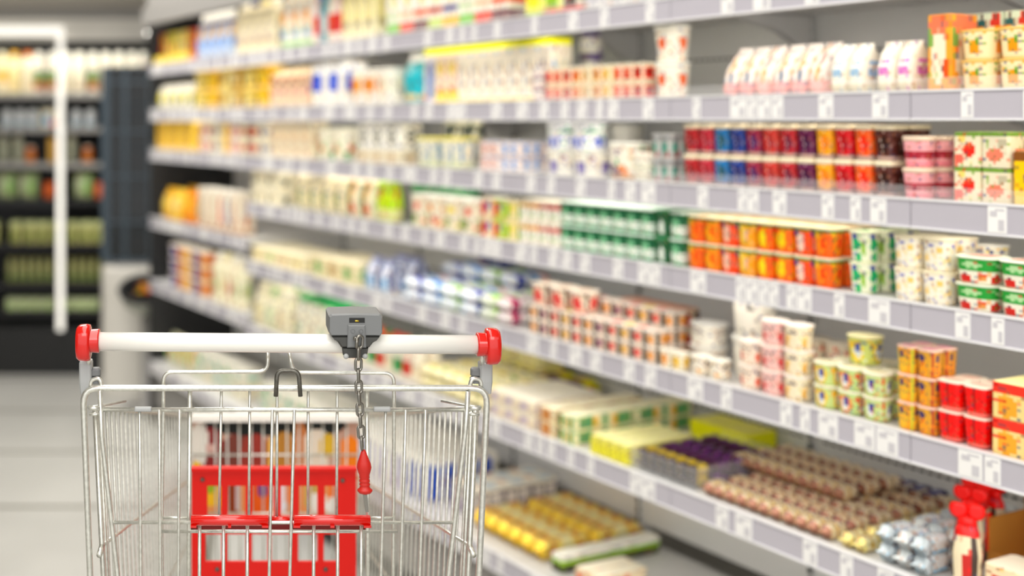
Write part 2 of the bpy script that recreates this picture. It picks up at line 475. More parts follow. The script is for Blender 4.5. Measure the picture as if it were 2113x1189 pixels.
JR = random.Random(11)
def words(k): return ORD[k] if k < len(ORD) else str(k+1)
ALL = []
def fill(z, u_left, u_right, kinds, look, grp, rows=1, layers=1, v0=.012, gap=.0015, rot=1.5, vgap=.003, n=None, skip=None, looks=None, zjit=0):
    """a run of products from u_left (far) to u_right (near), on a shelf at height z"""
    if not isinstance(kinds, (list, tuple)): kinds = [kinds]
    u = u_left; i = 0; cnt = []
    while True:
        kd = kinds[i % len(kinds)] if n is None else kinds[min(i, len(kinds)-1)]
        if u-kd.w < u_right-.004: break
        cnt.append((kd, u-kd.w/2)); u -= kd.w+gap; i += 1
        if i > 60: break
    ni = len(cnt)
    for i, (kd, uc) in enumerate(cnt):
        for r in range(rows):
            for l in range(layers if isinstance(layers, int) else layers[min(r, len(layers)-1)]):
                if skip and skip(i, r, l, ni): continue
                du = 0 if l == 0 else JR.uniform(-.0004, .0004)
                loc = P(uc+du, v0+kd.d/2+r*(kd.d+vgap), z+l*(kd.h+.0006))
                o = kd.make(loc, RZ+math.radians(JR.uniform(-rot, rot)))
                lk = looks[i % len(looks)] if looks else look
                bits = [lk]
                nl = layers if isinstance(layers, int) else max(layers)
                if nl > 1: bits.append({2: ['lower layer', 'upper layer'], 3: ['lowest layer', 'middle layer', 'top layer']}[nl][l])
                if rows > 1: bits.append(['front row', 'second row', 'third row', 'fourth row', 'fifth row', 'sixth row'][r])
                if ni > 1: bits.append(words(i)+' from left')
                if len(' '.join(bits).split()) > 16: bits[0] = re.sub(r',? (on|at|in) (the )?\w+ shelf$', '', bits[0])
                if len(' '.join(bits).split()) > 16: bits[0] = ' '.join(w for w in bits[0].split() if w not in ('small', 'tall', 'yoghurt'))
                tag(o, ', '.join(bits), kd.cat, grp); ALL.append(o)
    return u

# ------------------------------------------------------------------ kinds of product
def F_(k, x0, x1, *a, left=False, v0=.012, **kw):
    z = (SL if left else S)[k]+.0006
    return fill(z+kw.pop('dz', 0), min(U(x0, v0), 6.045 if left or k <= 3 else 4.945), U(x1, v0), *a, v0=v0, **kw)

# ---- top shelf
stripes = [boxk('drink_carton', 'carton', .068, .08, .145, dict(base=H(c1), topc=W_, ops=[('rect', -.3, .4, .1, .9, H(c2)), ('ell', .1, .5, .4, .2, H(c3))]))
           for c1, c2, c3 in (('c9402a', 'f3d94a', '4a8a3a'), ('e8c84a', '3a9a8a', 'e9e0b0'), ('f0dc60', '6a9a3a', 'c8502a'), ('f4e27a', 'f7efc0', '2a3a6a'), ('f6e490', 'f0d24a', '2b3560'))]
F_(1, 331, 400, stripes, 'tall striped carton in red, yellow and green on far-left top shelf', 'striped cartons at the far end of the top shelf', left=True, dz=.004, v0=.03)
tray = MB(); 
for q in ((-.2, .2, -.12, -.117, .0, .04), (-.2, .2, .117, .12, 0, .04), (-.2, -.197, -.117, .117, 0, .04), (.197, .2, -.117, .117, 0, .04), (-.197, .197, -.117, .117, 0, .002)): tray.box(*q, H('f4dd66'))
kt = Kind('display_tray', 'tray', [('tray', tray, 'paper')], .4, .24, .04)
F_(1, 318, 400, kt, 'shallow yellow cardboard tray under the striped cartons on top shelf', 'yellow tray', left=True, gap=.01, v0=.008, rot=0)
bb = bag('milk_pouch', 'pouch', .088, .08, .2, dict(base=H('c9daf2'), ops=[('ell', 0, .55, .7, .2, H('e8c9a0')), ('band', .75, .86, H('2f4a90')), ('band', .86, 1, W_), ('ell', 0, .3, .6, .12, H('a9c6ee'))]), seed=2)
F_(1, 402, 480, bb, 'pale blue and white milk pouch on top shelf', 'blue and white milk pouches')
jg = [bottle('milk_jug', 'jug', .088, .215, dict(base=CR, ops=[('rect', -.7, .7, .2, .5, H('efe6cf')), ('ell', 0, .3, .5, .07, H('b8a8a8'))]), c, p=3, neck=.5, capw=.3) for c in (W_, NV, H('f3e6a8'))]
F_(1, 482, 572, jg, 'cream plastic milk jug with screw cap on top shelf', 'cream milk jugs on the top shelf')
jl = bottle('milk_jug', 'jug', .085, .218, dict(base=W_, ops=[('ell', 0, .62, .7, .08, H('f5a02a')), ('ell', 0, .3, .6, .1, H('8fb0c8')), ('band', .06, .14, LG)]), W_, p=2.6, neck=.6, capw=.3)
F_(1, 574, 640, jl, 'tall white milk jug with orange label on top shelf', 'white jugs with orange labels')
rt = [bottle('drink_bottle', 'bottle', .05, .19, dict(base=H(c), ops=[('band', .25, .6, H(d))]), H(e), neck=.5, capw=.28) for c, d, e in (('f2e0d8', 'c8343a', '2a50b8'), ('3b97a5', 'bfe0e0', '1a8aa0'), ('f3efe0', 'd0502a', 'dd2a1a'))]
F_(1, 642, 702, rt, 'slim bottle in red, teal or white on top shelf', 'slim drink bottles on the top shelf', looks=['slim red-banded drink bottle on top shelf', 'slim teal drink bottle on top shelf', 'slim white drink bottle with red cap on top shelf'])
cc = carton('milk_carton', 'carton', .07, .22, dict(base=H('f8f0d0'), ops=[('rect', -.7, .7, .3, .7, H('f2e7b0')), ('rect', -.5, .5, .2, .26, H('9a9078'))]), capc=None)
F_(1, 704, 792, cc, 'cream gable-top milk carton on top shelf', 'cream gable-top cartons')
gp = [boxk('milk_carton', 'carton', .075, .08, .2, dict(base=W_, topc=W_, ops=[('band', .04, .16, H(a)), ('rect', -.8, .8, .22, .36, H(b_)), ('ell', .2, .6, .5, .2, H('fbf0b8'))])) for a, b_ in (('8cc860', 'd8e6c0'), ('dd4a2a', 'f3d0b0'), ('6a2a3a', 'e8602a'), ('cfe08a', 'b8402a'), ('f0c040', '4a4a8a'))]
F_(1, 796, 1078, gp, 'white carton with coloured base band on top shelf', 'white cartons with coloured bands on the top shelf')
yg = [boxk('juice_carton', 'carton', .07, .08, .18, dict(base=H(a), topc=W_, ops=[('ell', 0, .3, .7, .25, H(b_)), ('rect', -1, 1, .02, .12, H(c))])) for a, b_, c in (('f5e98a', 'efe04a', 'b9d04a'), ('eaf0a0', '9ac83a', 'e05a2a'), ('e8e0d0', '5a4a40', 'd8442a'))]
F_(1, 1082, 1200, yg, 'yellow-green fruit juice carton on top shelf', 'juice cartons on the top shelf')
gb = boxk('milk_carton', 'carton', .08, .09, .2, dict(base=H('f1efe9'), topc=W_, ops=[('rect', -.8, .8, .1, .3, H('cfcbd0')), ('rect', -.5, .6, .4, .5, H('b8b4b8'))]))
F_(1, 1204, 2150, gb, 'plain white and grey carton on top shelf', 'plain white cartons on the top shelf')

# ---- second shelf
wj = bag('cream_pouch', 'pouch', .105, .07, .125, dict(base=H('f3efe2'), ops=[('ell', .1, .45, .4, .25, H('f0e45a')), ('rect', -.7, -.3, .15, .6, H('8a8a60'))]), seed=4)
F_(2, 322, 395, wj, 'white pouch with yellow spot on far-left second shelf', 'white pouches at the far end', left=True)
yt = [cup('margarine_tub', 'tub', .125, .085, dict(base=H(a), ops=[('ell', 0, .5, .6, .3, H(b_)), ('rect', -.9, -.5, .1, .5, H('4a4238'))]), lid=H('f6e7a8'), p=4, d=.1) for a, b_ in (('e9cf72', 'f7e8a0'), ('f0c02a', 'f8d85a'), ('efe0a0', 'c8a04a'), ('caa548', 'f2e3b0'))]
F_(2, 397, 552, yt, 'yellow margarine tub with pale lid on second shelf', 'yellow margarine tubs', layers=2)
ck = carton('cream_carton', 'carton', .075, .15, dict(base=H('f4e2c0'), ops=[('ell', -.3, .72, .3, .1, H('8a2a1a')), ('ell', .35, .72, .3, .1, H('9a3a22')), ('rect', .4, .9, .2, .5, H('f090a8')), ('rect', -.8, .2, .06, .14, H('d84a3a'))]))
F_(2, 557, 640, ck, 'cream carton with dark cherries on second shelf', 'cherry cartons')
wb = boxk('cheese_box', 'box', .115, .1, .155, dict(base=H('faf7f0'), topc=W_, ops=[('rect', -.75, .3, .32, .72, H('1a58c8')), ('rect', -.9, .9, .76, .9, H('ffffff')), ('rect', -.2, .6, .08, .2, H('e6ddcc'))]))
F_(2, 643, 712, wb, 'white box with bright blue square on second shelf', 'white boxes with blue squares')
ot = [cup('cottage_cheese_tub', 'tub', .088, .12, dict(base=W_, ops=[('rect', -.7, .7, .4, .8, H(a)), ('rect', -.6, .5, .1, .22, H('f2e6d4'))]), lid=W_, p=3) for a in ('f4a31f', 'e79a45', 'f6eed8')]
F_(2, 716, 832, ot, 'white tub with orange label on second shelf', 'white tubs with orange labels')
tp = bag('snack_pouch', 'pouch', .098, .07, .165, dict(base=H('28b8c4'), ops=[('band', .86, 1, W_), ('ell', 0, .66, .45, .12, H('a8e4e4')), ('ell', 0, .16, .8, .06, H('f2c860')), ('band', 0, .1, H('7fb0a8'))]), seed=5)
F_(2, 827, 867, tp, 'teal stand-up pouch beside the white cartons on second shelf', 'teal pouch', rot=0, v0=.04)
ca = boxk('milk_carton', 'carton', .0575, .075, .15, dict(base=H('fbf3e4'), topc=YE, ops=[('rect', -.9, -.55, .1, .75, H('8fb8d8')), ('rect', -.3, .7, .55, .75, H('f2e9d2')), ('rect', -.2, .6, .35, .4, H('c9b0a0')), ('band', 0, .1, H('f3e39a'))]))
def yellowcap(k_, w):
    c = MB(); c.box(-w/2*.94, w/2*.94, -w*.6, w*.6, k_.h+.0004, k_.h+.018, H('fdf02a')); k_.parts.append(('cap', c, 'plastic')); return k_
ca1 = boxk('milk_carton', 'carton', .0575, .075, .15, dict(base=H('f4e4d4'), topc=YE, ops=[('rect', -.6, .6, .55, .8, H('ecd88a')), ('rect', -.5, .5, .28, .36, H('e05a5a')), ('band', 0, .22, H('f0dc5a'))]))
ca2 = boxk('milk_carton', 'carton', .0575, .075, .15, dict(base=H('f4ece8'), topc=YE, ops=[('rect', -.2, .9, .1, .82, H('7a9ac8')), ('rect', -.9, -.4, .1, .2, H('e88a7a'))]))
seq = [yellowcap(k_, .0575) for k_ in (ca2, ca1, ca)]
F_(2, 874, 1150, [seq[0], seq[1], seq[1], seq[2], seq[2], seq[2], seq[2], seq[2], seq[2], seq[2], seq[2], seq[2]], 'tall yellow-capped milk carton on second shelf', 'yellow-capped cartons', v0=.05, gap=.001, rot=.5,
   looks=['tall yellow-capped carton with wide blue panel on second shelf', 'tall yellow-capped carton with red cherries on second shelf', 'tall yellow-capped carton with cherries on second shelf']+['tall yellow-capped carton with pale blue stripe on second shelf']*12)
pj = cup('dessert_pot', 'pot', .038, .03, dict(base=W_, ops=[('rect', -.6, .6, .2, .4, H('c88aa0'))]), lid=H('5a2a78'))
F_(2, 1094, 1118, pj, 'small purple-lidded pot stacked on second shelf', 'small purple-lidded pots', layers=3, rot=0)
c4 = lambda a, b_, cb='f7ead0': cup('yoghurt_cup', 'cup', .033, .042, dict(base=H(cb), ops=[('rect', -.75, .6, .1, .85, H(a)), ('ell', -.1, .55, .4, .2, H(b_))]), lid=H('fbf5e2'), p=4, n=32, d=.05)
F_(2, 1122, 1335, [c4('d8281a', 'e8603a'), c4('c83222', 'f0a080'), c4('e0301a', '7a2a18'), c4('f0a81e', 'c8501a'), c4('f4e3c0', 'c8b890'), c4('f2b23a', 'a83a1a'), c4('f5e2b0', 'e8c85a')], 'small square yoghurt cup on second shelf', 'small square yoghurt cups in two layers', layers=2, rows=2, v0=.01,
   looks=['red yoghurt cup on second shelf', 'brick-red yoghurt cup on second shelf', 'bright red yoghurt cup on second shelf', 'amber yoghurt cup on second shelf', 'cream yoghurt cup on second shelf', 'honey yoghurt cup on second shelf', 'pale yellow yoghurt cup on second shelf'])
pb = bottle('purple_capped_jar', 'jar', .06, .19, dict(base=W_, ops=[('band', .62, .74, PU), ('band', .1, .3, PU)]), H('4a2a80'), neck=.7, capw=.42, shoulder=.86, caph=.09)
F_(2, 1186, 1226, pb, 'white jar with purple cap behind the small cups on second shelf', 'purple-capped jar', v0=.2, rot=0)
yb = bottle('yellow_capped_bottle', 'bottle', .055, .175, dict(base=W_, ops=[('ell', 0, .7, .7, .15, H('6a9ad8')), ('ell', 0, .5, .5, .12, YE)]), H('f8e820'), neck=.7, capw=.42, shoulder=.86)
F_(2, 1118, 1160, yb, 'white bottle with broad yellow cap at end of cartons', 'broad-capped bottle', v0=.14, rot=0)
bt = cup('cottage_cheese_tub', 'tub', .075, .082, dict(base=H('fbf5e6'), ops=[('ell', 0, .55, .28, .2, H('e8743a'))]), lid=H('fffdf2'), tap=.78)
F_(2, 1337, 1438, bt, 'white tub with small orange fruit on second shelf', 'white fruit tubs in two layers', layers=2, rows=1,
   skip=lambda i, r, l, n: False)
ltub = cup('clear_salad_tub', 'tub', .06, .07, dict(base=H('f4f0e2'), ops=[('band', .7, .8, H('e6dcc0'))]), lid=H('f3eecb'), tap=.85)
F_(2, 1440, 1470, ltub, 'pale salad tub beside the pink pouches on second shelf', 'pale salad tub', layers=1)
pk = bag('yoghurt_pouch', 'pouch', .0375, .085, .105, dict(base=H('fdf3ea'), ops=[('band', 0, .3, H('f2b4ae')), ('ell', .1, .62, .28, .16, H('c8a04a')), ('ell', .3, .38, .3, .1, H('3f6f9a'))]), seed=8, lean=.25)
pk2 = bag('yoghurt_pouch', 'pouch', .0375, .085, .105, dict(base=H('fdf3ea'), ops=[('band', 0, .25, H('f4bdb6')), ('ell', .2, .7, .4, .12, H('f2a8a0')), ('ell', .1, .45, .2, .18, H('d8b060'))]), seed=9, lean=.25)
F_(2, 1472, 1705, [pk, pk, pk2], 'pink and white yoghurt pouch leaning back on second shelf', 'leaning pink pouches', rot=2, gap=.0045)
bp_ = [bag('yoghurt_pouch', 'pouch', .036, .07, .095, dict(base=H('fdf8ea'), ops=[('rect', -.6, .6, .35, .62, H(a)), ('rect', -.6, .6, .5, .54, W_), ('band', .04, .18, H('f0e6cc'))]), seed=10+i) for i, a in enumerate(('a9c8e0', 'e08fd0'))]
F_(2, 1707, 1800, bp_[0], 'white pouch with pale blue label on second shelf', 'blue-labelled pouches', rot=3)
F_(2, 1802, 1905, bp_[1], 'white pouch with pink label on second shelf', 'pink-labelled pouches', rot=3)
ob = boxk('cereal_carton', 'carton', .042, .08, .135, dict(base=H('f4b04a'), topc=H('f6d8a0'), ops=[('ell', 0, .5, .6, .4, H('fdf0d8')), ('ell', 0, .85, .8, .14, H('e88a6a')), ('ell', .6, .3, .3, .1, H('e0642a')), ('ell', -.7, .7, .25, .12, H('8fb060'))]))
F_(2, 1912, 1965, ob, 'tall orange carton with white oval at front of second shelf', 'tall orange carton at the front', rot=0)
ob2 = boxk('cereal_carton', 'carton', .046, .06, .14, dict(base=H('f5a93a'), topc=H('f6e2b0'), ops=[('ell', 0, .5, .62, .38, H('fdeccb')), ('band', .84, 1, H('d8e4d0')), ('ell', .5, .9, .4, .07, H('c84a3a')), ('ell', -.5, .9, .3, .05, H('3a6a6a'))]))
F_(2, 1958, 2125, ob2, 'tall orange patterned carton standing behind the apricot cups', 'orange cartons behind the cups', v0=.11, rot=1)
ac = cup('dessert_cup', 'cup', .062, .052, dict(base=H('fbecc4'), ops=[('ell', 0, .45, .32, .24, H('f0a52a')), ('ell', .15, .6, .14, .12, H('6a9a3a'))]), lid=H('f6d58a'), tap=.82, top=[(0, 0, .5, .5, H('f6e6b8'))])
F_(2, 1968, 2420, ac, 'apricot dessert cup with orange rim on second shelf', 'apricot dessert cups', layers=2)

# ---- third shelf
yx = boxk('cheese_box', 'box', .15, .12, .15, dict(base=H('eccb62'), topc=H('f3dd8a'), ops=[('rect', -.2, .5, .1, .8, H('d9ab42')), ('rect', -.9, .9, .85, .95, H('f6e6a8'))]))
F_(3, 322, 402, yx, 'large yellow cheese box on far-left third shelf', 'large yellow boxes', left=True)
st = [cup('cream_cup', 'cup', .078, .065, dict(base=H(a), ops=[('ell', 0, .5, .5, .3, H(b_))]), lid=H(c), p=2.6) for a, b_, c in (('f6e4da', 'f0b8a0', 'f7f2e8'), ('f3e8c8', 'c84a3a', 'ffffff'), ('f7f0dc', '3a4a8a', 'f7f0dc'), ('f2d070', 'f7e6a8', 'f4e4b0'))]
F_(3, 406, 505, st, 'small cream cup with coloured spot on third shelf', 'cream cups at the far end', layers=2, left=True)
F_(3, 512, 556, st[1:3], 'small cream cup with dark spot on third shelf', 'spotted cream cups', layers=2)
bc = boxk('milk_carton', 'carton', .08, .08, .145, dict(base=H('f1e6cc'), topc=W_, ops=[('rect', -.6, .5, .4, .75, H('e2c8a8')), ('ell', .2, .2, .4, .08, H('c8a080'))]))
F_(3, 558, 642, bc, 'beige carton with pale label on third shelf', 'beige cartons')
vt = cup('salad_tub', 'tub', .1, .115, dict(base=H('fbf6e4'), ops=[('ell', -.5, .2, .5, .14, H('3f8a3a')), ('ell', 0, .45, .3, .14, H('d86a3a')), ('ell', .35, .5, .2, .1, H('7aa03a')), ('ell', .6, .2, .3, .1, H('d8c890'))]), lid=H('fffbe8'))
F_(3, 645, 732, vt, 'white tub with green and orange vegetables on third shelf', 'vegetable tubs')
rg = boxk('cream_carton', 'carton', .085, .09, .13, dict(base=W_, topc=W_, ops=[('ring', 0, .7, .42, .2, H('4a4a3a')), ('rect', -.2, .2, .68, .72, H('4a4a3a')), ('band', .0, .3, H('e6dcc4')), ('rect', -.4, .2, .04, .24, H('c8b08a'))]))
F_(3, 736, 846, rg, 'white carton with dark ring mark on third shelf', 'ring-marked cartons')
yl = cup('spread_tub', 'tub', .115, .09, dict(base=H('faf5e2'), ops=[('rect', -.8, -.65, .2, .8, H('5a8ab0')), ('rect', .3, .45, .2, .8, H('5a8ab0')), ('band', 0, .2, H('d8dcae'))]), lid=H('e9e06a'), p=3.5, d=.1)
F_(3, 850, 985, yl, 'wide white tub with yellow-green lid on third shelf', 'yellow-lidded wide tubs')
dv = bag('olive_pouch', 'pouch', .095, .05, .16, dict(base=H('f0ecd8'), ops=[('ell', 0, .72, .75, .14, H('2f3a26'))]), seed=31)
F_(3, 905, 990, dv, 'pale pouch with dark oval behind the yellow-lidded tubs', 'dark-oval pouches', v0=.14)
px = [boxk('cheese_box', 'box', .088, .08, .042, dict(base=H('f6e9e2'), topc=W_, ops=[('ell', -.4, .5, .25, .3, H(a)), ('ell', .4, .5, .25, .3, H(a)), ('band', .86, 1, H('c8c8d8'))])) for a in ('d8a090', '8fb4e0', 'e8b49c')]
F_(3, 988, 1108, px, 'flat pale box with pink spots on third shelf', 'flat pale boxes', layers=[2, 2], rows=2)
wt = cup('sour_cream_tub', 'tub', .098, .066, dict(base=H('fbf8ec'), ops=[('ell', 0, .4, .4, .26, H('7a6ab0')), ('rect', -.9, -.6, .2, .6, H('ece6da'))]), lid=H('fdfbf4'), p=2.4)
F_(3, 1112, 1236, wt, 'wide white tub with purple mark on third shelf', 'purple-marked tubs', rows=2)
wk = cup('yoghurt_bucket', 'bucket', .088, .066, dict(base=H('fdfdfa'), ops=[('txt', -.6, .6, .15, .5, H('2a56c8')), ('ell', -.5, .75, .12, .1, GR)]), lid=H('ffffff'), tap=.85)
F_(3, 1114, 1236, wk, 'white bucket with blue lettering stacked on wide tubs', 'blue-lettered buckets', dz=.067)
wk2 = cup('cream_tub', 'tub', .08, .13, dict(base=W_), lid=W_)
F_(3, 1250, 1320, wk2, 'plain white tub standing at back of third shelf', 'plain white tubs at the back', v0=.24)
ww = cup('fruit_yoghurt_tub', 'tub', .1, .088, dict(base=H('fdf8ea'), ops=[('ell', -.3, .25, .35, .2, H('6a3a5a')), ('ell', .4, .25, .3, .18, H('e8903a')), ('ell', 0, .55, .15, .08, H('3a9a5a')), ('band', 0, .1, H('c89a5a'))]), lid=H('fffdf4'))
F_(3, 1238, 1300, ww, 'white tub with berries and orange on third shelf', 'berry tub', rot=0)
cj = cup('glass_yoghurt_jar', 'jar', .058, .066, dict(base=H('ebe8d6'), ops=[('band', .8, 1, H('fffbee'))]), lid=H('fdf6e8'), tap=.92, lidh=.2, top=[(.3, -.3, .5, .5, H('e88a80')), (-.3, .2, .5, .4, H('5a8a4a'))])
F_(3, 1298, 1340, cj, 'squat glass jar with printed white cover on third shelf', 'covered glass jar', rot=0)
gt = cup('dessert_cup', 'cup', .03, .055, dict(base=H('c8c8c4'), ops=[('ell', -.1, .5, .5, .25, H('3aa890')), ('ell', .3, .2, .3, .12, H('b84a4a')), ('band', .8, 1, H('9a9a9a'))]), lid=H('e2e2de'), tap=.85)
F_(3, 1341, 1402, gt, 'slim grey dessert cup with teal print on third shelf', 'slim grey cups', layers=2, rows=2)
tri = []
for a, b_ in (('b32a32', '8a1f28'), ('c03a4c', 'a02a3a'), ('2f7fb4', '1f5a6a'), ('2f4a90', '26306a'), ('9a2f4a', '5a2a60'), ('c84a40', 'a83a3a'), ('b83038', '7a2a40'), ('6a2250', '4a1a40'), ('f2b02c', 'e8902a'), ('c8202a', 'a81a22'), ('ee7030', 'e0401e'), ('5a3028', '3a2018')):
    tri.append(cup('jelly_cup', 'cup', .0395, .066, dict(base=H(a), ops=[('ell', .15, .5, .55, .3, H(b_)), ('rect', -1, -.82, 0, 1, H('f6ece4')), ('band', .0, .1, H('c8b0a8'))]), lid=H('f6ecd2'), p=4.5, tap=.8, d=.06, lidh=.15, top=[(0, 0, .6, .6, H('d8b060'))]))
F_(3, 1406, 1846, tri, 'jelly cup', 'coloured dessert cups with cream lids', layers=2, rows=2, gap=.0015, rot=.8,
   looks=['dark red jelly cup', 'crimson jelly cup', 'blue jelly cup', 'navy jelly cup', 'purple-red jelly cup', 'coral red jelly cup', 'red-brown jelly cup', 'plum jelly cup', 'yellow-orange jelly cup', 'bright red jelly cup', 'orange-red jelly cup', 'brown jelly cup'])
pc = cup('pudding_cup', 'cup', .052, .056, dict(base=H('f2b9bc'), ops=[('band', .3, .62, H('a83444')), ('band', .05, .2, H('f4a4ae'))]), lid=H('f3e0cc'), tap=.78, lidh=.16)
F_(3, 1850, 1962, pc, 'pink pudding cup with dark red band on third shelf', 'pink pudding cups', layers=[2, 2], rows=2, v0=.006)
fb = [boxk('dessert_box', 'box', .046, .06, .06, dict(base=H('f2ead0'), topc=H('a8b86a'), ops=[('ell', .2, .5, .4, .22, H('d83a2a')), ('ell', -.5, .25, .3, .15, H('e87a6a')), ('band', .9, 1, H('7fa04a')), ('ell', -.3, .8, .3, .1, H('f2dc8a'))])),
      boxk('dessert_box', 'box', .046, .06, .06, dict(base=H('ece4cc'), topc=H('9ab060'), ops=[('ell', 0, .35, .6, .2, H('e89078')), ('ell', .5, .7, .3, .14, H('c8c0a8')), ('band', .9, 1, H('7fa04a'))]))]
F_(3, 1966, 2084, fb, 'square box with red fruit and green rim on third shelf', 'fruit boxes with green rims', layers=2, rows=2)
fy = boxk('dessert_box', 'box', .06, .07, .09, dict(base=H('f3c81a'), topc=H('d8b84a'), ops=[('ell', 0, .88, .5, .08, H('d83a2a')), ('band', .0, .16, H('f0d878')), ('band', .8, 1, H('8a5a2a'))]))
F_(3, 2088, 2400, fy, 'bright yellow box at right edge of third shelf', 'bright yellow boxes', rot=0)

# ---- fourth shelf, main run
wx = boxk('butter_box', 'box', .12, .11, .07, dict(base=H('f9f2da'), topc=H('fdf8e4'), ops=[('ell', -.4, .3, .2, .2, H('3a4a3a')), ('rect', 0, .8, .3, .5, H('e8dcb8'))]))
F_(4, 514, 600, wx, 'large cream butter box on fourth shelf', 'large cream boxes', layers=2)
cb = bag('cheese_bag', 'bag', .09, .09, .15, dict(base=H('faf1d4'), ops=[('ell', -.1, .35, .6, .28, H('efe0b4')), ('ell', .4, .3, .25, .3, H('6a8a5a'))]), seed=41)
F_(4, 602, 704, cb, 'cream cheese bag with green leaf print on fourth shelf', 'cream cheese bags')
gn = bag('herb_cheese_bag', 'bag', .09, .08, .15, dict(base=H('f7efd4'), ops=[('ell', -.1, .4, .3, .4, H('4f8a5a')), ('ell', .3, .6, .3, .2, H('f0b060')), ('ell', .4, .2, .3, .15, H('c8502a'))]), seed=42)
F_(4, 706, 768, gn, 'cream bag with green and orange print on fourth shelf', 'herb cheese bags')
lm = bag('lime_pouch', 'pouch', .11, .06, .15, dict(base=H('c8e82a'), ops=[('ell', -.35, .62, .22, .14, H('c85a2a')), ('ell', .4, .8, .3, .12, H('dff08a')), ('band', 0, .25, H('e8e8b0'))]), seed=43)
F_(4, 770, 828, lm, 'lime green rounded pouch with orange mark on fourth shelf', 'lime green pouch', rot=0, v0=.012)
rl = [cup('salad_tub', 'tub', .085, .1, dict(base=H('f8efda'), ops=[('ell', a1, .7, .4, .12, H(a)), ('ell', -a1, .3, .4, .14, H(b_))]), lid=H('fbf8ee'), p=3) for a1, a, b_ in ((.2, 'd8442a', '7aa04a'), (-.3, 'e89a3a', 'd86a4a'), (.3, 'f0dc5a', '9ab070'))]
F_(4, 838, 988, rl, 'white tub with red and green salad print on fourth shelf', 'salad tubs')
gl = cup('herb_tub', 'tub', .08, .135, dict(base=H('e8f4e4'), ops=[('band', .7, .9, H('2fa868'))]), lid=H('2a9a5c'))
F_(4, 838, 990, gl, 'pale tub with green lid behind the salad tubs', 'green-lidded tubs behind', v0=.14)
rx = [boxk('processed_cheese_box', 'box', .05, .07, .055, dict(base=H(a), topc=W_, ops=[('rect', -.8, -.1, .1, .8, H(b_)), ('ell', .4, .6, .3, .2, H(c))])) for a, b_, c in (('f6e8c8', 'd8301a', '3a58b0'), ('c8d878', 'd8421a', '8a8a9a'), ('f3e6b8', '9ac03a', 'f0dc3a'))]
F_(4, 992, 1064, rx, 'small red, green and cream cheese box on fourth shelf', 'small cheese boxes', layers=2)
gc = [cup('yoghurt_cup', 'cup', .0395, .058, dict(base=H('fbf6ea'), ops=[('band', .7, .95, H(a)), ('ell', 0, .35, .5, .16, H('d8e8c8')), ('rect', -.9, -.7, 0, .9, H('a8c8d8'))]), lid=H('f8f2e2'), p=4) for a in ('d8b04a', 'e8a84a', 'c86a5a', 'c83a3a')]
F_(4, 1066, 1150, gc, 'white yoghurt cup with amber or red band on fourth shelf', 'banded white yoghurt cups', layers=2, rows=2)
ga = [cup('probiotic_yoghurt_cup', 'cup', .0435, .06, dict(base=H('f4faf0'), ops=[('band', .55, 1, H('1f6a42')), ('ell', 0, .62, .45, .16, H('8fc8a0')), ('band', 0, .12, H(a))]), lid=H('eefaf0'), p=4, d=.05) for a in ('1f9a60', '2a7a4a')]
gd = cup('probiotic_yoghurt_cup', 'cup', .0435, .06, dict(base=H('14603a'), ops=[('ell', .2, .4, .4, .3, H('f4faf0'))]), lid=H('1f8a54'), p=4, d=.05)
F_(4, 1152, 1408, [ga[0], ga[0], ga[0], ga[0], ga[0], ga[0], ga[0], gd, ga[0], ga[0]], 'green and white yoghurt cup on fourth shelf', 'green yoghurt cups', layers=2, rows=4, rot=.5,
   looks=['green and white yoghurt cup on fourth shelf']*7+['dark green yoghurt cup on fourth shelf']+['green and white yoghurt cup on fourth shelf']*2)
peach = [cup('fruit_yoghurt_cup', 'cup', .0432, .058, dict(base=H(a), ops=[('ell', -.1, .5, .5, .34, H(b_)), ('ell', .1, .5, .28, .2, H(c)), ('band', .92, 1, H('5a8a3a')), ('ell', -.5, .8, .3, .14, H(d))]), lid=H('f8ecd0'), p=4.5, d=.052, top=[(.2, .1, .5, .5, H(e))])
         for a, b_, c, d, e in (('f3701e', 'f79a2a', 'e8401a', 'f8c03a', 'f4c890'), ('f6922a', 'f8b832', 'e63a18', 'f0602a', 'f3d8a0'), ('ee5a28', 'f6d0b8', 'e8b8a8', '26367a', 'f0b8a0'), ('f0ac2a', 'f7d04a', 'e8c0b0', 'f8e08a', 'f2e6b0'), ('f2701c', 'f6d21e', 'f8e23a', 'e83a1a', 'f6e08a'), ('f07a2c', 'f6c81c', 'f8dc30', 'f0501e', 'e8d8c8'), ('ef5c20', 'f6dcc8', 'f2ccc0', '2a4a9a', 'e0e0b0'))]
F_(4, 1414, 1744, peach, 'orange fruit yoghurt cup on fourth shelf', 'orange fruit yoghurt cups', layers=2, rows=3, rot=.6,
   looks=['peach-orange yoghurt cup on fourth shelf', 'apricot yoghurt cup on fourth shelf', 'salmon yoghurt cup with navy mark', 'golden yoghurt cup on fourth shelf', 'orange-yellow yoghurt cup on fourth shelf', 'mango yoghurt cup on fourth shelf', 'red-orange yoghurt cup with blue mark'])
gw = cup('kiwi_yoghurt_cup', 'cup', .043, .058, dict(base=H('f2f4dc'), ops=[('ell', -.2, .62, .45, .22, H('1fae70')), ('ell', 0, .2, .3, .16, H('3fb87a')), ('ell', -.3, .88, .3, .1, H('27409a')), ('ell', .6, .5, .25, .25, H('a8c86a'))]), lid=H('f4f4dc'), p=4.5, d=.052, top=[(0, 0, .5, .5, H('c8e0b0'))])
F_(4, 1746, 1832, gw, 'white and green kiwi yoghurt cup on fourth shelf', 'kiwi yoghurt cups', layers=2, rows=3)
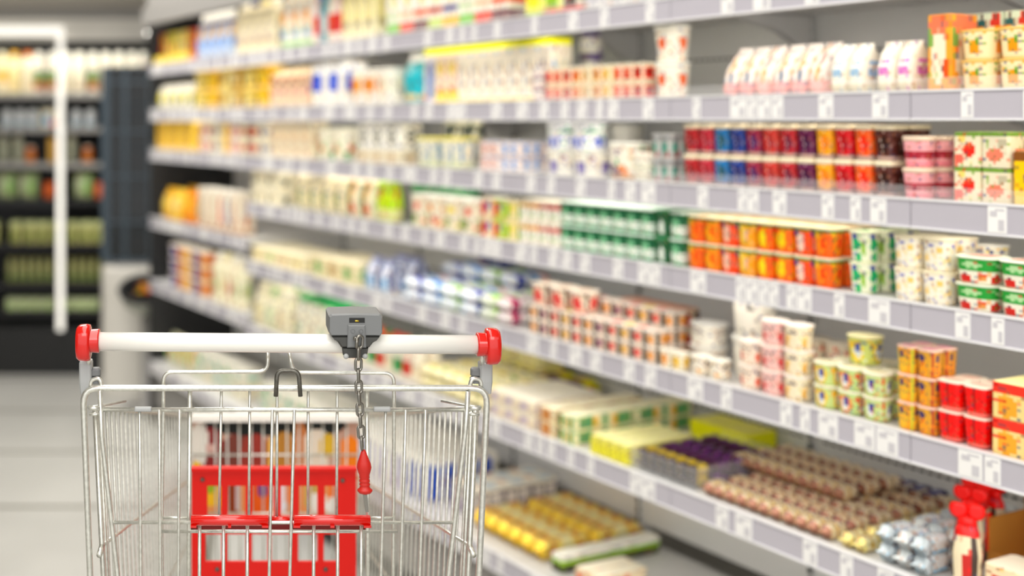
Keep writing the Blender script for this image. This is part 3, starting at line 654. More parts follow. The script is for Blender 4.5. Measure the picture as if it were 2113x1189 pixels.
wd = cup('vanilla_yoghurt_cup', 'cup', .052, .058, dict(base=H('fbf5e6'), ops=[('ell', .5, .7, .3, .12, H('f6d48a')), ('ell', -.5, .4, .3, .12, H('f6dca0')), ('ell', -.1, .85, .18, .08, H('8a8ac0'))]), lid=H('f8f0d8'), p=3)
F_(4, 1834, 1948, wd, 'white yoghurt cup with pale yellow dots on fourth shelf', 'dotted white yoghurt cups', layers=2, rows=2)
wy = cup('banana_yoghurt_cup', 'cup', .055, .052, dict(base=H('fbf6e2'), ops=[('ell', -.3, .4, .35, .3, H('f3c83a')), ('ell', .5, .5, .2, .12, H('f0a83a')), ('ell', -.3, .85, .22, .1, H('2a3a8a')), ('ell', .6, .85, .14, .08, H('2a3a8a'))]), lid=H('fdfaf0'))
F_(4, 1992, 2120, wy, 'white cup with yellow fruit behind the wide green tubs', 'yellow fruit cups', v0=.1, layers=2)
gg = cup('salad_tub', 'tub', .072, .046, dict(base=H('f7f2e2'), ops=[('band', .55, 1, H('2f9a42')), ('ell', 0, .75, .5, .12, H('bfe0b0')), ('ell', -.4, .22, .4, .18, H('c8342a')), ('ell', .5, .25, .3, .16, H('e89a5a'))]), lid=H('f0f4e4'), p=3.4, top=[(0, 0, .6, .6, H('e8b0a0'))])
F_(4, 1958, 2450, gg, 'wide green and white tub with red fruit on fourth shelf', 'wide green tubs', layers=2, v0=.006)

# ---- fourth shelf level of the far-left bay
yk = [bag('pasta_bag', 'bag', .12, .09, .15, dict(base=H(a), ops=[('ell', 0, .5, .7, .3, H(b_))]), seed=50+i) for i, (a, b_) in enumerate((('e8b83a', 'f4d878'), ('f2cc52', 'f8e09a'), ('f09a22', 'f6b84a')))]
F_(4, 330, 402, yk, 'yellow pasta bag on far-left fourth shelf', 'yellow pasta bags', left=True)
F_(4, 340, 420, yk[:2], 'pale yellow bag behind the pasta bags, far-left fourth shelf', 'yellow bags behind', left=True, v0=.15, dz=.0)
vb = [boxk('drink_carton', 'carton', .07, .08, .175, dict(base=H('f7eedc'), topc=W_, ops=[('band', .0, .12, H('c8a888')), ('rect', a1, a1+.5, .15, .85, H(a)), ('rect', -1, 1, .88, 1, H('fff8ea'))])) for a1, a in ((-.5, '9a8a78'), (-.3, 'e0c0a0'), (-.1, 'e8dcc0'), (-.4, 'd8402a'), (-.3, '3a70b0'), (-.2, 'b86a3a'))]
F_(4, 408, 500, vb, 'tall white carton with coloured vertical stripe, far-left fourth shelf', 'striped white cartons', left=True)

# ---- fifth shelf
nb = cup('blue_cheese_tub', 'tub', .13, .1, dict(base=H('2a3f94'), ops=[('ell', 0, .6, .5, .2, H('4a62b4'))]), lid=H('e8e4e4'), p=3)
F_(5, 545, 615, nb, 'navy blue tub with pale lid at back of fifth shelf', 'navy tubs at the back', v0=.2, dz=.0, layers=1)
cx = [boxk('butter_box', 'box', .11, .1, .06, dict(base=H('f6ecc8'), topc=H('fbf4dc'), ops=[('ell', 0, .5, .4, .25, H(a))])) for a in ('e8d8a0', 'c8dca0', 'e9cfa8')]
F_(5, 516, 640, cx, 'cream butter box with faint print on fifth shelf', 'cream butter boxes on the fifth shelf', rows=2)
cy = [boxk('ricotta_pack', 'pack', .1, .1, .075, dict(base=H('f2e8c4'), topc=H('faf2da'), ops=[('ell', -.2, .5, .4, .3, H(a)), ('rect', .2, .7, .3, .5, H('d8c8a0'))])) for a in ('8ab878', 'c8a878')]
F_(5, 644, 742, cy, 'cream cheese pack with green or brown print on fifth shelf', 'cream cheese packs on the fifth shelf', rows=2)
bs = bag('mozzarella_bag', 'bag', .075, .09, .11, dict(base=H('f4f6fa'), ops=[('rect', -.8, -.4, .1, .9, NV), ('rect', .1, .4, .1, .9, H('2f4fa0')), ('band', .9, 1, NV), ('ell', .6, .3, .3, .2, H('8ac0e0'))]), seed=60)
F_(5, 746, 818, bs, 'white and navy striped mozzarella bag on fifth shelf', 'striped mozzarella bags', rot=6, gap=.004, rows=2)
def flat(nm, w, ln, h, spec, seed, m='plastic'): return bar(nm, 'pouch', w, ln, h, spec, m=m, seed=seed, p=2.6, crimp=.1)
fl = [flat('cheese_pouch', .09, .14, .035, dict(base=H('f2f6fa'), ops=[('band', .1, .3, H(a)), ('ell', 0, .55, .7, .12, H(b_)), ('band', .8, .9, H(c))]), 70+i) for i, (a, b_, c) in enumerate((('3a4ab0', '58b0e8', 'f2b8b8'), ('4aa0e8', 'dfeff8', '3a4ab0'), ('9ac83a', 'e8f4d0', 'a8d050')))]
F_(5, 826, 980, fl, 'flat blue and white cheese pouch on fifth shelf', 'flat blue and white pouches', layers=[2, 3], rows=2, rot=2.5, gap=.006)
nv = bag('navy_bag', 'bag', .1, .05, .11, dict(base=H('1a2a72'), ops=[('ell', -.7, .5, .3, .3, H('e8e8f0'))]), seed=77)
F_(5, 975, 1060, nv, 'navy blue bag standing at back of fifth shelf', 'navy bags at the back of the fifth shelf', v0=.33, rot=6)
fg = [flat('salad_pouch', .07, .13, .035, dict(base=H(a), ops=[('band', .12, .3, H(b_)), ('ell', 0, .6, .6, .12, H('f4f2e8'))]), 80+i) for i, (a, b_) in enumerate((('eef2e4', 'a4d82a'), ('f4eeee', 'b81a6a'), ('ece8dc', '7a9a2a')))]
F_(5, 984, 1072, fg, 'flat pouch with lime or magenta band on fifth shelf', 'flat lime and magenta pouches', layers=[2, 2], rows=2, rot=.6,
   looks=['flat lime-banded pouch on fifth shelf', 'flat magenta-banded pouch on fifth shelf', 'flat olive-banded pouch on fifth shelf'])
bk = [cup('fruit_yoghurt_cup', 'cup', .0392, .037, dict(base=H('f5e4d2'), ops=[('rect', -.9, -.35, 0, 1, H(a)), ('ell', .35, .5, .42, .32, H(b_))]), lid=H('f8f2ea'), p=4, d=.055, tap=.84, top=[(0, 0, .5, .5, H(c))])
      for a, b_, c in (('2a2624', 'e8a02a', 'f0e0d0'), ('3a3030', '8a3a6a', 'd8c0b0'), ('2f2a2a', 'd8342a', 'c8503a'), ('26201f', 'e8b83a', 'f0d860'), ('2c2525', 'dd2a22', 'e89a8a'))]
fill(S[5]+.0006, U(1078), U(1354), bk, 'black-striped yoghurt cup', 'black-striped fruit yoghurt cups', layers=3, rows=2, rot=.8,
   looks=['black-striped orange yoghurt cup', 'black-striped purple yoghurt cup', 'black-striped red yoghurt cup', 'black-striped golden yoghurt cup', 'black-striped scarlet yoghurt cup'],
   skip=lambda i, r, l, n: l == 2 and (r == 0 or i < 3))
bbk = cup('large_yoghurt_pot', 'pot', .072, .055, dict(base=H('f8ead6'), ops=[('rect', -.95, -.6, 0, 1, H('2a2422')), ('ell', .1, .5, .4, .36, H('d83038')), ('rect', .5, .9, .1, .5, H('f0b8a0'))]), lid=H('fdf6ea'), tap=.78, top=[(0, 0, .5, .5, H('f3ddc8'))])
F_(5, 1085, 1225, bbk, 'large cream yoghurt pot with red fruit, atop small cups', 'large fruit pots on the small cups', v0=.02, dz=.0758)
sq = boxk('dessert_box', 'box', .07, .07, .05, dict(base=H('f6e2c8'), topc=H('e8b8a0'), ops=[('ell', -.3, .5, .4, .3, H('d83a2c')), ('rect', .5, .9, .1, .9, H('3a2a26'))]))
F_(5, 1270, 1440, sq, 'cream box with strawberries at back of fifth shelf', 'strawberry boxes at the back', v0=.17, layers=2)
sm = [cup('yoghurt_cup', 'cup', .034, .04, dict(base=H('f9f2dc'), ops=[('ell', 0, .5, .5, .36, H(a))]), lid=H('fcf8ec'), p=4) for a in ('e8a03a', 'f2c83a', 'd8603a')]
F_(5, 1357, 1414, sm, 'small cream cup with yellow and orange fruit, fifth shelf', 'small cream cups', rows=1)
wm = cup('sour_cream_tub', 'tub', .08, .05, dict(base=H('fbf7ec'), ops=[('rect', -.5, .5, .6, .72, H('b8b0a8'))]), lid=H('fffdf8'), tap=.85)
F_(5, 1408, 1500, wm, 'round white tub behind small cups on fifth shelf', 'round white tubs behind', v0=.07, layers=2)
wn = cup('cream_cup', 'cup', .046, .042, dict(base=H('fbf5e6'), ops=[('ell', -.3, .8, .2, .12, H('4a423c')), ('ell', .4, .3, .25, .16, H('eab060'))]), lid=H('fffcf2'))
F_(5, 1416, 1512, wn, 'small white cream cup with orange dot on fifth shelf', 'small white cream cups', layers=1)
wp = cup('large_cream_tub', 'tub', .09, .09, dict(base=H('fdf9ee'), ops=[('ell', .5, .8, .2, .1, H('8a867e'))]), lid=H('fffef8'), tap=.8)
F_(5, 1492, 1606, wp, 'large plain white tub on fifth shelf', 'large white tubs', v0=.068, layers=2, rot=0)
pt = [cup('fruit_yoghurt_pot', 'pot', .053, .05, dict(base=H(a), ops=[('txt', -.65, .65, .68, .84, H('5a4a55')), ('ell', -.5, .35, .2, .25, H(b_))]), lid=H('fcf3ea'), tap=.82, lidh=.1) for a, b_ in (('f8e9d8', 'e06a4a'), ('f4cfc8', 'd8303a'), ('f8ecd2', 'f0c060'))]
F_(5, 1514, 1668, pt, 'round pot with dark lettering', 'lettered fruit pots in three layers', layers=3, rows=1, v0=.006, skip=lambda i, r, l, n: i == 0 and l == 2,
   looks=['cream pot with dark lettering, fifth shelf', 'pink pot with dark lettering, fifth shelf', 'vanilla pot with dark lettering, fifth shelf'])
gy = [cup('fruit_yoghurt_pot', 'pot', .05, .044, dict(base=H(a), ops=[('ell', 0, .5, .55, .45, H(b_)), ('ell', .05, .5, .35, .32, H('f2f4ee')), ('ell', .1, .62, .28, .18, H('3a4a9a')), ('ell', -.7, .8, .25, .14, H(c))]), lid=H('f8f4e0'), tap=.82, lidh=.1, top=[(0, 0, .5, .5, H('e8e0c0'))])
      for a, b_, c in (('cfdc9a', 'f0d040', 'f0a83a'), ('c8dc98', 'e89a5a', 'd83a2a'), ('d0dca0', 'c8d890', 'd8402a'))]
F_(5, 1668, 1842, gy, 'pale green yoghurt pot', 'pale green yoghurt pots', layers=2, rows=3,
   looks=['pale green pot with yellow ring', 'pale green pot with orange ring', 'plain pale green pot with red dot'])
gy3 = cup('fruit_yoghurt_pot', 'pot', .06, .055, dict(base=H('cfd98a'), ops=[('ell', 0, .5, .5, .42, H('e8d23a')), ('ell', .1, .5, .32, .3, H('e4ecee')), ('ell', .1, .66, .26, .16, H('3a4a9a')), ('ell', -.7, .8, .3, .14, H('f0c83a'))]), lid=H('efe9c0'), tap=.82)
F_(5, 1735, 1852, gy3, 'larger yellow-green pot atop the pale green pots', 'large pots on the pale green pots', v0=.05, dz=.0892)
vp = cup('vanilla_cream_pot', 'pot', .058, .088, dict(base=H('f6ead4'), ops=[('ell', .2, .4, .3, .2, H('e0604a')), ('txt', -.6, .6, .6, .72, H('5a4a45'))]), lid=H('f4ead8'), tap=.84)
F_(5, 1640, 1760, vp, 'tall cream pot behind the pale green pots on fifth shelf', 'tall cream pots behind', v0=.2)
yr = [cup('fruit_yoghurt_cup', 'cup', .036, .05, dict(base=H(a), ops=[('ell', -.2, .35, .5, .34, H(b_)), ('ell', -.3, .78, .3, .18, H('2a2a6a')), ('rect', .7, 1, 0, 1, H(c))]), lid=H('f6d8c8'), p=3.4, tap=.82, lidh=.08, top=[(0, 0, .6, .6, H('f0b0c0'))])
      for a, b_, c in (('c8303a', '4a2a5a', 'e8b03a'), ('e8a83a', 'f0c04a', 'c8d04a'), ('d8a848', 'f2a83a', 'a8282a'))]
F_(5, 1845, 1926, [yr[1], yr[2], yr[0]], 'red or yellow fruit yoghurt cup', 'red and yellow yoghurt cups in three layers', layers=3, rows=2,
   looks=['golden cup with navy mark, fifth shelf', 'yellow cup with red edge, fifth shelf'])
rr_ = cup('red_yoghurt_cup', 'cup', .0435, .052, dict(base=H('e3160c'), ops=[('rect', -.05, .05, 0, 1, H('a80e08')), ('band', .0, .1, H('f08a80'))]), lid=H('fbf0e0'), p=4, tap=.78, lidh=.07, top=[(0, 0, .5, .5, H('f0d0c0'))])
F_(5, 1928, 2040, rr_, 'glossy red square cup with white lid on fifth shelf', 'glossy red cups', layers=2, rows=2)
rb = boxk('dessert_box', 'box', .07, .1, .06, dict(base=H('f0dca0'), topc=H('f6ecb8'), ops=[('band', .75, 1, H('e04a3a')), ('ell', -.2, .35, .5, .3, H('e8b04a')), ('rect', .6, 1, 0, .9, H('b81a18'))]))
F_(5, 2042, 2500, rb, 'yellow and red box at right end of fifth shelf', 'yellow and red boxes', layers=2, rot=0)

# ---- fifth level of the far-left bay
pc6 = [cup('pudding_cup', 'cup', .085, .065, dict(base=H(a), ops=[('ell', 0, .5, .5, .3, H(b_))]), lid=H('f4ece0')) for a, b_ in (('4a3a80', 'f4f0f4'), ('e8b878', 'd8603a'), ('f0c060', 'f7e0a8'))]
F_(6, 345, 430, pc6, 'pudding cup in purple or orange, far-left fifth shelf', 'pudding cups in the far-left bay', layers=3, left=True,
   looks=['purple pudding cup, far-left fifth shelf', 'tan pudding cup, far-left fifth shelf', 'amber pudding cup, far-left fifth shelf'])
wb6 = [bottle('kefir_bottle', 'bottle', .075, .21, dict(base=H('f9f4dc'), ops=[('ell', 0, .4, .5, .2, H(a)), ('band', .7, .75, H('e8e0b8'))]), c, neck=.6, capw=.3) for a, c in (('b8c890', W_), ('f0dca0', H('f8f0c8')), ('c86a5a', W_))]
F_(6, 434, 500, wb6, 'cream kefir bottle with white cap, far-left fifth shelf', 'kefir bottles in the far-left bay', left=True)

# ---- sixth shelf
c6 = [bag('kefir_bag', 'bag', .1, .09, .17, dict(base=H('f8f2d6'), ops=[('ell', 0, .35, .6, .25, H(a)), ('rect', -.6, .5, .8, .9, H(b_))]), seed=90+i) for i, (a, b_) in enumerate((('e8dcb0', 'f4ecd0'), ('dfe8c8', '8ab868'), ('e8d8b8', 'fbf6e4')))]
F_(6, 512, 600, c6, 'cream kefir bag on sixth shelf', 'cream kefir bags on the sixth shelf', rows=2)
mk = [bottle('kefir_bottle', 'bottle', .085, .17, dict(base=H('f9f5e2'), ops=[('rect', -.5, .5, .15, .5, H(a))]), H('1fa860'), neck=.7, capw=.36, p=3) for a in ('e0ecd0', 'f2e8cc')]
F_(6, 604, 700, mk, 'white kefir bottle with green cap on sixth shelf', 'green-capped kefir bottles', rows=2)
dr = [bottle('yoghurt_drink_bottle', 'bottle', .05, .12, dict(base=H('f6f0e0'), ops=[('band', .2, .6, H(a))]), H(b_), neck=.6, capw=.3) for a, b_ in (('3a9a5a', '2a8a4a'), ('c8402f', 'd84a30'), ('f4e8cc', 'e86a2a'))]
F_(6, 704, 860, dr, 'small yoghurt drink bottle', 'yoghurt drink bottles on the sixth shelf', rows=2,
   looks=['small green-capped drink bottle, sixth shelf', 'small red-capped drink bottle, sixth shelf', 'small orange-capped drink bottle, sixth shelf'])
eg = [flat('cheese_stick_pack', .05, .12, .035, dict(base=H('f6eec8'), ops=[('band', .15, .3, H(a)), ('ell', 0, .6, .5, .12, H('fdfbe8'))]), 100+i) for i, a in enumerate(('d8c83a', '8aa860', 'e8d890'))]
F_(6, 864, 1010, eg, 'long cream cheese pack lying on sixth shelf', 'long cream packs on the sixth shelf', layers=2, rows=2, rot=2, gap=.006)
bx = boxk('butter_box', 'box', .06, .12, .036, dict(base=H('f4ecd8'), topc=H('fbf6ea'), ops=[('rect', -.8, .2, .2, .8, H('cdbfc8')), ('rect', .3, .9, .2, .8, H('f2e6cc'))]))
F_(6, 1010, 1110, bx, 'white butter box with lilac print on sixth shelf', 'white butter boxes', layers=[2, 2, 2], rows=2, rot=.6)
bo2 = boxk('butter_box', 'box', .055, .075, .036, dict(base=H('f3e8c6'), topc=H('fbf4de'), ops=[('rect', -.7, .7, .1, .9, H('b87038')), ('ell', 0, .5, .3, .3, H('e0b070'))]))
F_(6, 1112, 1150, bo2, 'cream and brown butter box on sixth shelf', 'brown-printed butter boxes', layers=2, rows=4, rot=.6)
yw = flat('butter_bag', .12, .16, .05, dict(base=H('f1ec6a'), ops=[('band', .3, .7, H('f6f2a8')), ('band', .1, .22, H('c8b81a'))]), 110)
F_(6, 1035, 1190, flat('snack_bag', .085, .16, .05, dict(base=H('5a1a4a'), ops=[('band', .55, .8, H('e8e42a')), ('band', .8, 1, H('d8d41a')), ('ell', 0, .7, .5, .06, H('e86a3a'))]), 111), 'purple and yellow snack bag lying behind the butter boxes', 'purple and yellow snack bags', v0=.27, rot=3, gap=.008)
F_(6, 1000, 1150, boxk('large_butter_box', 'box', .13, .1, .05, dict(base=H('f7f0b8'), topc=H('faf6d8'), ops=[('rect', -.8, .8, .2, .4, H('e8dc6a'))])), 'pale yellow butter box at the back of sixth shelf', 'pale yellow boxes at the back', v0=.3, layers=[2], dz=.052)
gx = boxk('butter_box', 'box', .06, .2, .036, dict(base=H('f2ecc8'), topc=H('f8f4da'), ops=[('rect', -.75, -.45, .1, .9, H('6aa878')), ('rect', -.4, -.25, .1, .8, H('f0b83a')), ('rect', -.1, .15, .1, .9, H('6aa878')), ('rect', .2, .35, .1, .8, H('f0b83a')), ('rect', .5, .75, .1, .9, H('6aa878'))]))
F_(6, 1152, 1215, gx, 'cream box with green and yellow print on sixth shelf', 'green-printed butter boxes', layers=2, rows=2, rot=.6)
ylb = boxk('butter_box', 'box', .03, .22, .046, dict(base=H('ede77a'), topc=H('f6f2c0'), ops=[('rect', -.8, .8, .1, .7, H('e8e250'))]))
F_(6, 1217, 1300, ylb, 'long yellow butter box on sixth shelf', 'long yellow butter boxes', layers=1, rot=.4)
yo = boxk('cheese_box', 'box', .09, .11, .05, dict(base=H('e9e81c'), topc=H('f0ea8a')))
F_(6, 1420, 1545, yo, 'bright yellow cheese box at back of sixth shelf', 'bright yellow cheese boxes', v0=.33, dz=.0, layers=1, rot=0)
# clear bin of sweets
def open_bin(w, d, h, t=.003):
    b_ = MB()
    for q in ((-w/2, w/2, -d/2, -d/2+t, 0, h), (-w/2, w/2, d/2-t, d/2, 0, h), (-w/2, -w/2+t, -d/2+t, d/2-t, 0, h), (w/2-t, w/2, -d/2+t, d/2-t, 0, h), (-w/2+t, w/2-t, -d/2+t, d/2-t, 0, t)): b_.box(*q)
    return b_
cbin = Kind('clear_sweet_bin', 'bin', [('bin', open_bin(.185, .3, .05), 'clear')], .185, .3, .05)
F_(6, 1302, 1440, cbin, 'clear plastic bin full of wrapped curd sweets on sixth shelf', 'clear sweet bin', v0=.01, rot=0)
swp = [bar('wrapped_curd_bar', 'bar', .026, .062, .022, dict(base=H(a), ops=[('band', .3, .7, H(b_)), ('rect', -.3, .3, .4, .6, H(c))]), seed=120+i, crimp=.2) for i, (a, b_, c) in enumerate((('5a1f63', '3a1230', 'b070c8'), ('4a1a38', '6a2a78', '2a1018'), ('33211a', 'd8c02a', 'b8a890')))]
ub = U(1302, .01)-.004
def sweets(u0, n, r0, rows, kinds, base, lk, grp, pitch=.029, rp=.066, v=.016, layers=1):
    for i in range(n):
        for r in range(rows):
            for l in range(layers):
                kd = kinds[(i*2+r+l) % len(kinds)]
                o = kd.make(P(u0-pitch*(i+.5), v+rp*(r0+r+.5), base+.024*l), RZ+math.radians(JR.uniform(-5, 5)))
                tag(o, '%s, %s row from front, %s from left%s' % (lk, words(r0+r), words(i), '' if layers == 1 else [', lower layer', ', upper layer'][l]), 'bar', grp)
sweets(ub, 6, 0, 1, [swp[2]], S[6]+.0045, 'dark brown and gold wrapped curd bar', 'wrapped bars in the clear bin', layers=2)
sweets(ub, 6, 1, 3, swp[:2], S[6]+.0045, 'dark purple wrapped curd bar', 'wrapped bars in the clear bin', layers=2)
# curd bars in their open tray
pkb = [bar('glazed_curd_bar', 'bar', .0245, .066, .026, dict(base=H(a), ops=[('band', .2, .82, H(b_)), ('band', .45, .52, H(c))]), seed=130+i, m='foil', crimp=.18) for i, (a, b_, c) in enumerate((('b08674', 'f4e8cc', 'd8b04a'), ('8f6454', 'efe0c4', 'c8903a'), ('a87c68', 'f6ead2', 'b8a070')))]
def bars(x0, x1, rows, layers, kinds, lk, grp, v0=.012, pitch=.0285, rp=.069, r0=0, l0=0, base=None, hh=.0275, jr=4.5, skipf=None):
    u0, u1 = U(x0, v0), U(x1, v0); n = int((u0-u1)/pitch); c_ = 0
    for i in range(n):
        for r in range(rows):
            for l in range(layers):
                if skipf and skipf(i, r, l, n): continue
                kd = kinds[(i*3+r) % len(kinds)]
                o = kd.make(P(u0-pitch*(i+.5), v0+rp*(r+.5), (base or S[6]+.001)+hh*(l+l0)), RZ+math.radians(JR.uniform(-jr, jr)))
                tag(o, '%s, %s row, %s from left%s' % (lk, ['front', 'second', 'third', 'fourth', 'fifth', 'sixth'][r+r0], words(i), '' if layers == 1 else [', lower layer', ', upper layer'][l]), 'bar', grp)
bars(1442, 1722, 6, 1, pkb, 'pink and cream wrapped curd bar, lower layer', 'pink curd bars, lower layer')
bars(1500, 1742, 3, 1, pkb, 'pink and cream wrapped curd bar, upper layer', 'pink curd bars, upper layer', v0=.16, l0=1)
yb6 = [bar('glazed_curd_bar', 'bar', .0245, .066, .026, dict(base=H('f0e2a0'), ops=[('band', .3, .7, H('f6eecb')), ('band', .4, .5, H('c8a03a'))]), seed=140, crimp=.18)]
bars(1724, 1800, 5, 1, yb6, 'cream and gold wrapped curd bar on sixth shelf', 'cream curd bars')
bl6 = [bar('glazed_curd_bar', 'bar', .0285, .085, .032, dict(base=H(a), ops=[('band', .3, .75, H('f4f8fa')), ('rect', -.9, -.4, .2, .8, H(b_))]), seed=150+i, crimp=.16) for i, (a, b_) in enumerate((('c8d0d4', '8ac8e8'), ('d8dcdc', '7ab0d8')))]
bars(1802, 1916, 4, 2, bl6, 'white and pale blue curd bar', 'white and pale blue curd bars', pitch=.0325, rp=.088, hh=.0335, jr=2.5)
nv6 = [bar('glazed_curd_bar', 'bar', .0285, .075, .028, dict(base=H('26266a'), ops=[('band', .4, .6, H('c8c8e8'))]), seed=160, crimp=.16)]
bars(1802, 1925, 1, 1, nv6, 'navy wrapped curd bar at back', 'navy curd bars', pitch=.0325, jr=2, v0=.37, base=S[6]+.001)
yv = boxk('dairy_snack_box', 'box', .05, .16, .03, dict(base=H('f0c85a'), topc=H('f6e488'), ops=[('ell', .1, .5, .5, .3, H('fbf2d0')), ('rect', .6, .9, 0, 1, H('6ab0d0'))]))
F_(6, 1942, 1985, yv, 'yellow and blue snack box at right of sixth shelf', 'yellow and blue snack boxes', layers=1, rows=1, rot=.6)
# cardboard display box with red bunny shapes, and the packs in it
kb = MB()
for q in ((-.075, .075, .05, .053, 0, .115), (-.075, -.072, -.06, .05, 0, .09), (.072, .075, -.06, .05, 0, .09), (-.075, .075, -.063, -.06, 0, .03), (-.072, .072, -.06, .05, 0, .002)): kb.box(*q, H('b98a4c'))
kr = MB()
for sx in (-1, 1):
    kr.box(sx*.0755-.0008, sx*.0755+.0008, -.0635, -.05, .03, .098, H('d8241a'))
kd_ = Kind('cardboard_display_box', 'box', [('box', kb, 'paper'), ('red_edge', kr, 'paper')], .155, .12, .115)
F_(6, 2036, 2300, kd_, 'brown cardboard display box with red edges at right end of sixth shelf', 'cardboard display box', v0=.17, rot=0)
def bunny():
    b_ = MB(); sp = dict(base=H('e2180f'), topc=H('e2180f'))
    for sx in (-1, 1):
        c2 = MB(); loft(c2, [(-.005, .012, .010), (0, .016, .014), (.005, .012, .010)], sp, p=2.4, n=24, rows=4)
        b_.add([(x*.9+sx*.013, -z, y+.121+abs(x)*.2) for (x, y, z) in c2.v], c2.f, c2.c, True)
    c2 = MB(); loft(c2, [(.098, .016, .010), (.112, .012, .007)], sp, p=2.4, n=20, rows=2); b_.add(c2.v, c2.f, c2.c, True)
    bd = MB(); loft(bd, [(0, .021, .014), (.05, .024, .018), (.09, .018, .012), (.104, .012, .006)], dict(base=H('e8dcc0'), ops=[('rect', -.2, .3, 0, .5, H('b83028')), ('rect', .35, .75, .05, .75, H('4a3a30')), ('band', .75, 1, H('e2180f'))]), p=3, n=32)
    return Kind('snack_pack', 'pack', [('body', bd, 'plastic'), ('red_topper', b_, 'plastic')], .05, .036, .15)
bn = bunny()
for q, (px_, v, rz, rx_) in enumerate(((1985, .125, 22, -.34), (2000, .20, 4, -.06), (1980, .03, 30, -.42), (2034, .235, -4, -.03))):
    o = bn.make(P(U(px_, v), v+.02, S[6]+.006), RZ+math.radians(rz), rx_*.4)
    tag(o, 'snack pack with red rounded topper, %s beside the cardboard box' % ['second from front', 'third from front', 'frontmost', 'rearmost'][q], 'pack', 'snack packs with red toppers')
wr = boxk('dessert_box', 'box', .075, .085, .055, dict(base=H('f6e4c4'), topc=H('fbf2e0'), ops=[('rect', -.7, .7, .6, .75, H('c8241c')), ('rect', -.5, -.3, .1, .5, H('e8c86a')), ('rect', .1, .3, .1, .5, H('e8b06a'))]))
F_(6, 2028, 2190, wr, 'cream box with red stripe at right corner of sixth shelf', 'cream boxes with red stripes', v0=.045, rot=0)

# ---- bottom deck
g7 = [boxk('juice_pack', 'pack', .1, .1, .13, dict(base=H('f6f2e2'), topc=W_, ops=[('rect', -.7, .7, .2, .5, H(a)), ('ell', 0, .75, .5, .12, H(b_))])) for a, b_ in (('e2ecd8', '3aa870'), ('f2e8c8', 'b8d8c8'), ('cfe4d8', '6ab8a0'))]
F_(7, 325, 400, [bag('salad_bag', 'bag', .12, .1, .14, dict(base=H('f2f0d4'), ops=[('ell', -.2, .5, .5, .3, H('9ac878')), ('ell', .6, .6, .3, .3, H('e88a4a'))]), seed=171)], 'pale green salad bag on far-left bottom deck', 'salad bags on the bottom deck', left=True, v0=.06)
F_(7, 402, 500, g7, 'white family milk pack on far-left bottom deck', 'white packs in the far-left bay', left=True, v0=.06)
F_(7, 535, 700, g7, 'white family milk pack with green dash on bottom deck', 'white packs with green dashes', v0=.05, rows=2)
p7 = [boxk('milk_multipack', 'pack', .1, .14, .12, dict(base=H('f8f5ea'), topc=H('fbf8f0'), ops=[('rect', -.8, -.3, 0, .85, H(a)), ('rect', .1, .6, 0, .85, H(a)), ('band', .85, 1, H('f4f0e8'))])) for a in ('b8b0d0', '2a58b0', 'c8c0d8')]
F_(7, 704, 896, p7, 'white multipack with blue and lilac panels on bottom deck', 'blue-panelled multipacks', v0=.05, rows=2, rot=.3, gap=.003)
p8 = boxk('milk_multipack', 'pack', .062, .1, .085, dict(base=H('6f6a70'), topc=H('f4f2ea'), top=[(.3, .2, .5, .3, H('c8d8e4')), (-.4, -.4, .4, .3, H('ecc8b0'))], ops=[('rect', -.85, -.15, 0, .8, H('ece6e0')), ('rect', -.7, -.3, .05, .45, H('b0a8c8')), ('rect', .1, .85, 0, .8, H('ece6e0')), ('rect', .3, .7, .05, .45, H('b0a8c8')), ('band', .85, 1, H('f6f2e4'))]))
F_(7, 930, 996, p8, 'white bottle multipack with lilac labels on bottom deck', 'lilac-labelled multipacks', v0=.10, rows=3, gap=.003, rot=.5)
gbr = [bar('gold_wrapped_butter_roll', 'pack', .048, .185, .05, dict(base=H('e9c94e'), ops=[('band', .12, .88, H('f3dc86')), ('band', .4, .6, H('f7ecbc')), ('ell', 0, .25, .7, .07, H('d8923a')), ('ell', 0, .75, .7, .07, H('d8923a'))]), seed=180+i, p=3.2, crimp=.1) for i in range(2)]
F_(7, 968, 1133, gbr, 'gold foil butter pack on bottom deck', 'gold foil butter packs', v0=.055, rows=2, rot=.6, gap=.004, vgap=.006)
gw7 = boxk('cheese_box', 'box', .042, .17, .045, dict(base=H('f4f0dc'), topc=H('fbf8ec'), ops=[('band', 0, .5, H('4a4a3a')), ('band', .5, .7, H('9ac03a')), ('band', .72, 1, H('faf8ee'))]))
F_(7, 1137, 1182, gw7, 'white cheese box with green stripe and dark base on bottom deck', 'green-striped cheese boxes', v0=.06, rot=.5, rows=2, gap=.003)
gw8 = boxk('cheese_box', 'box', .042, .16, .045, dict(base=H('f2e2c4'), topc=H('fbf4e0'), ops=[('rect', -.6, .2, .2, .7, H('d8502a')), ('band', 0, .14, H('e8c890'))]))
F_(7, 1186, 1260, gw8, 'cream cheese box with red-orange print on bottom deck', 'red-printed cheese boxes', v0=.05, rot=.5, gap=.003)
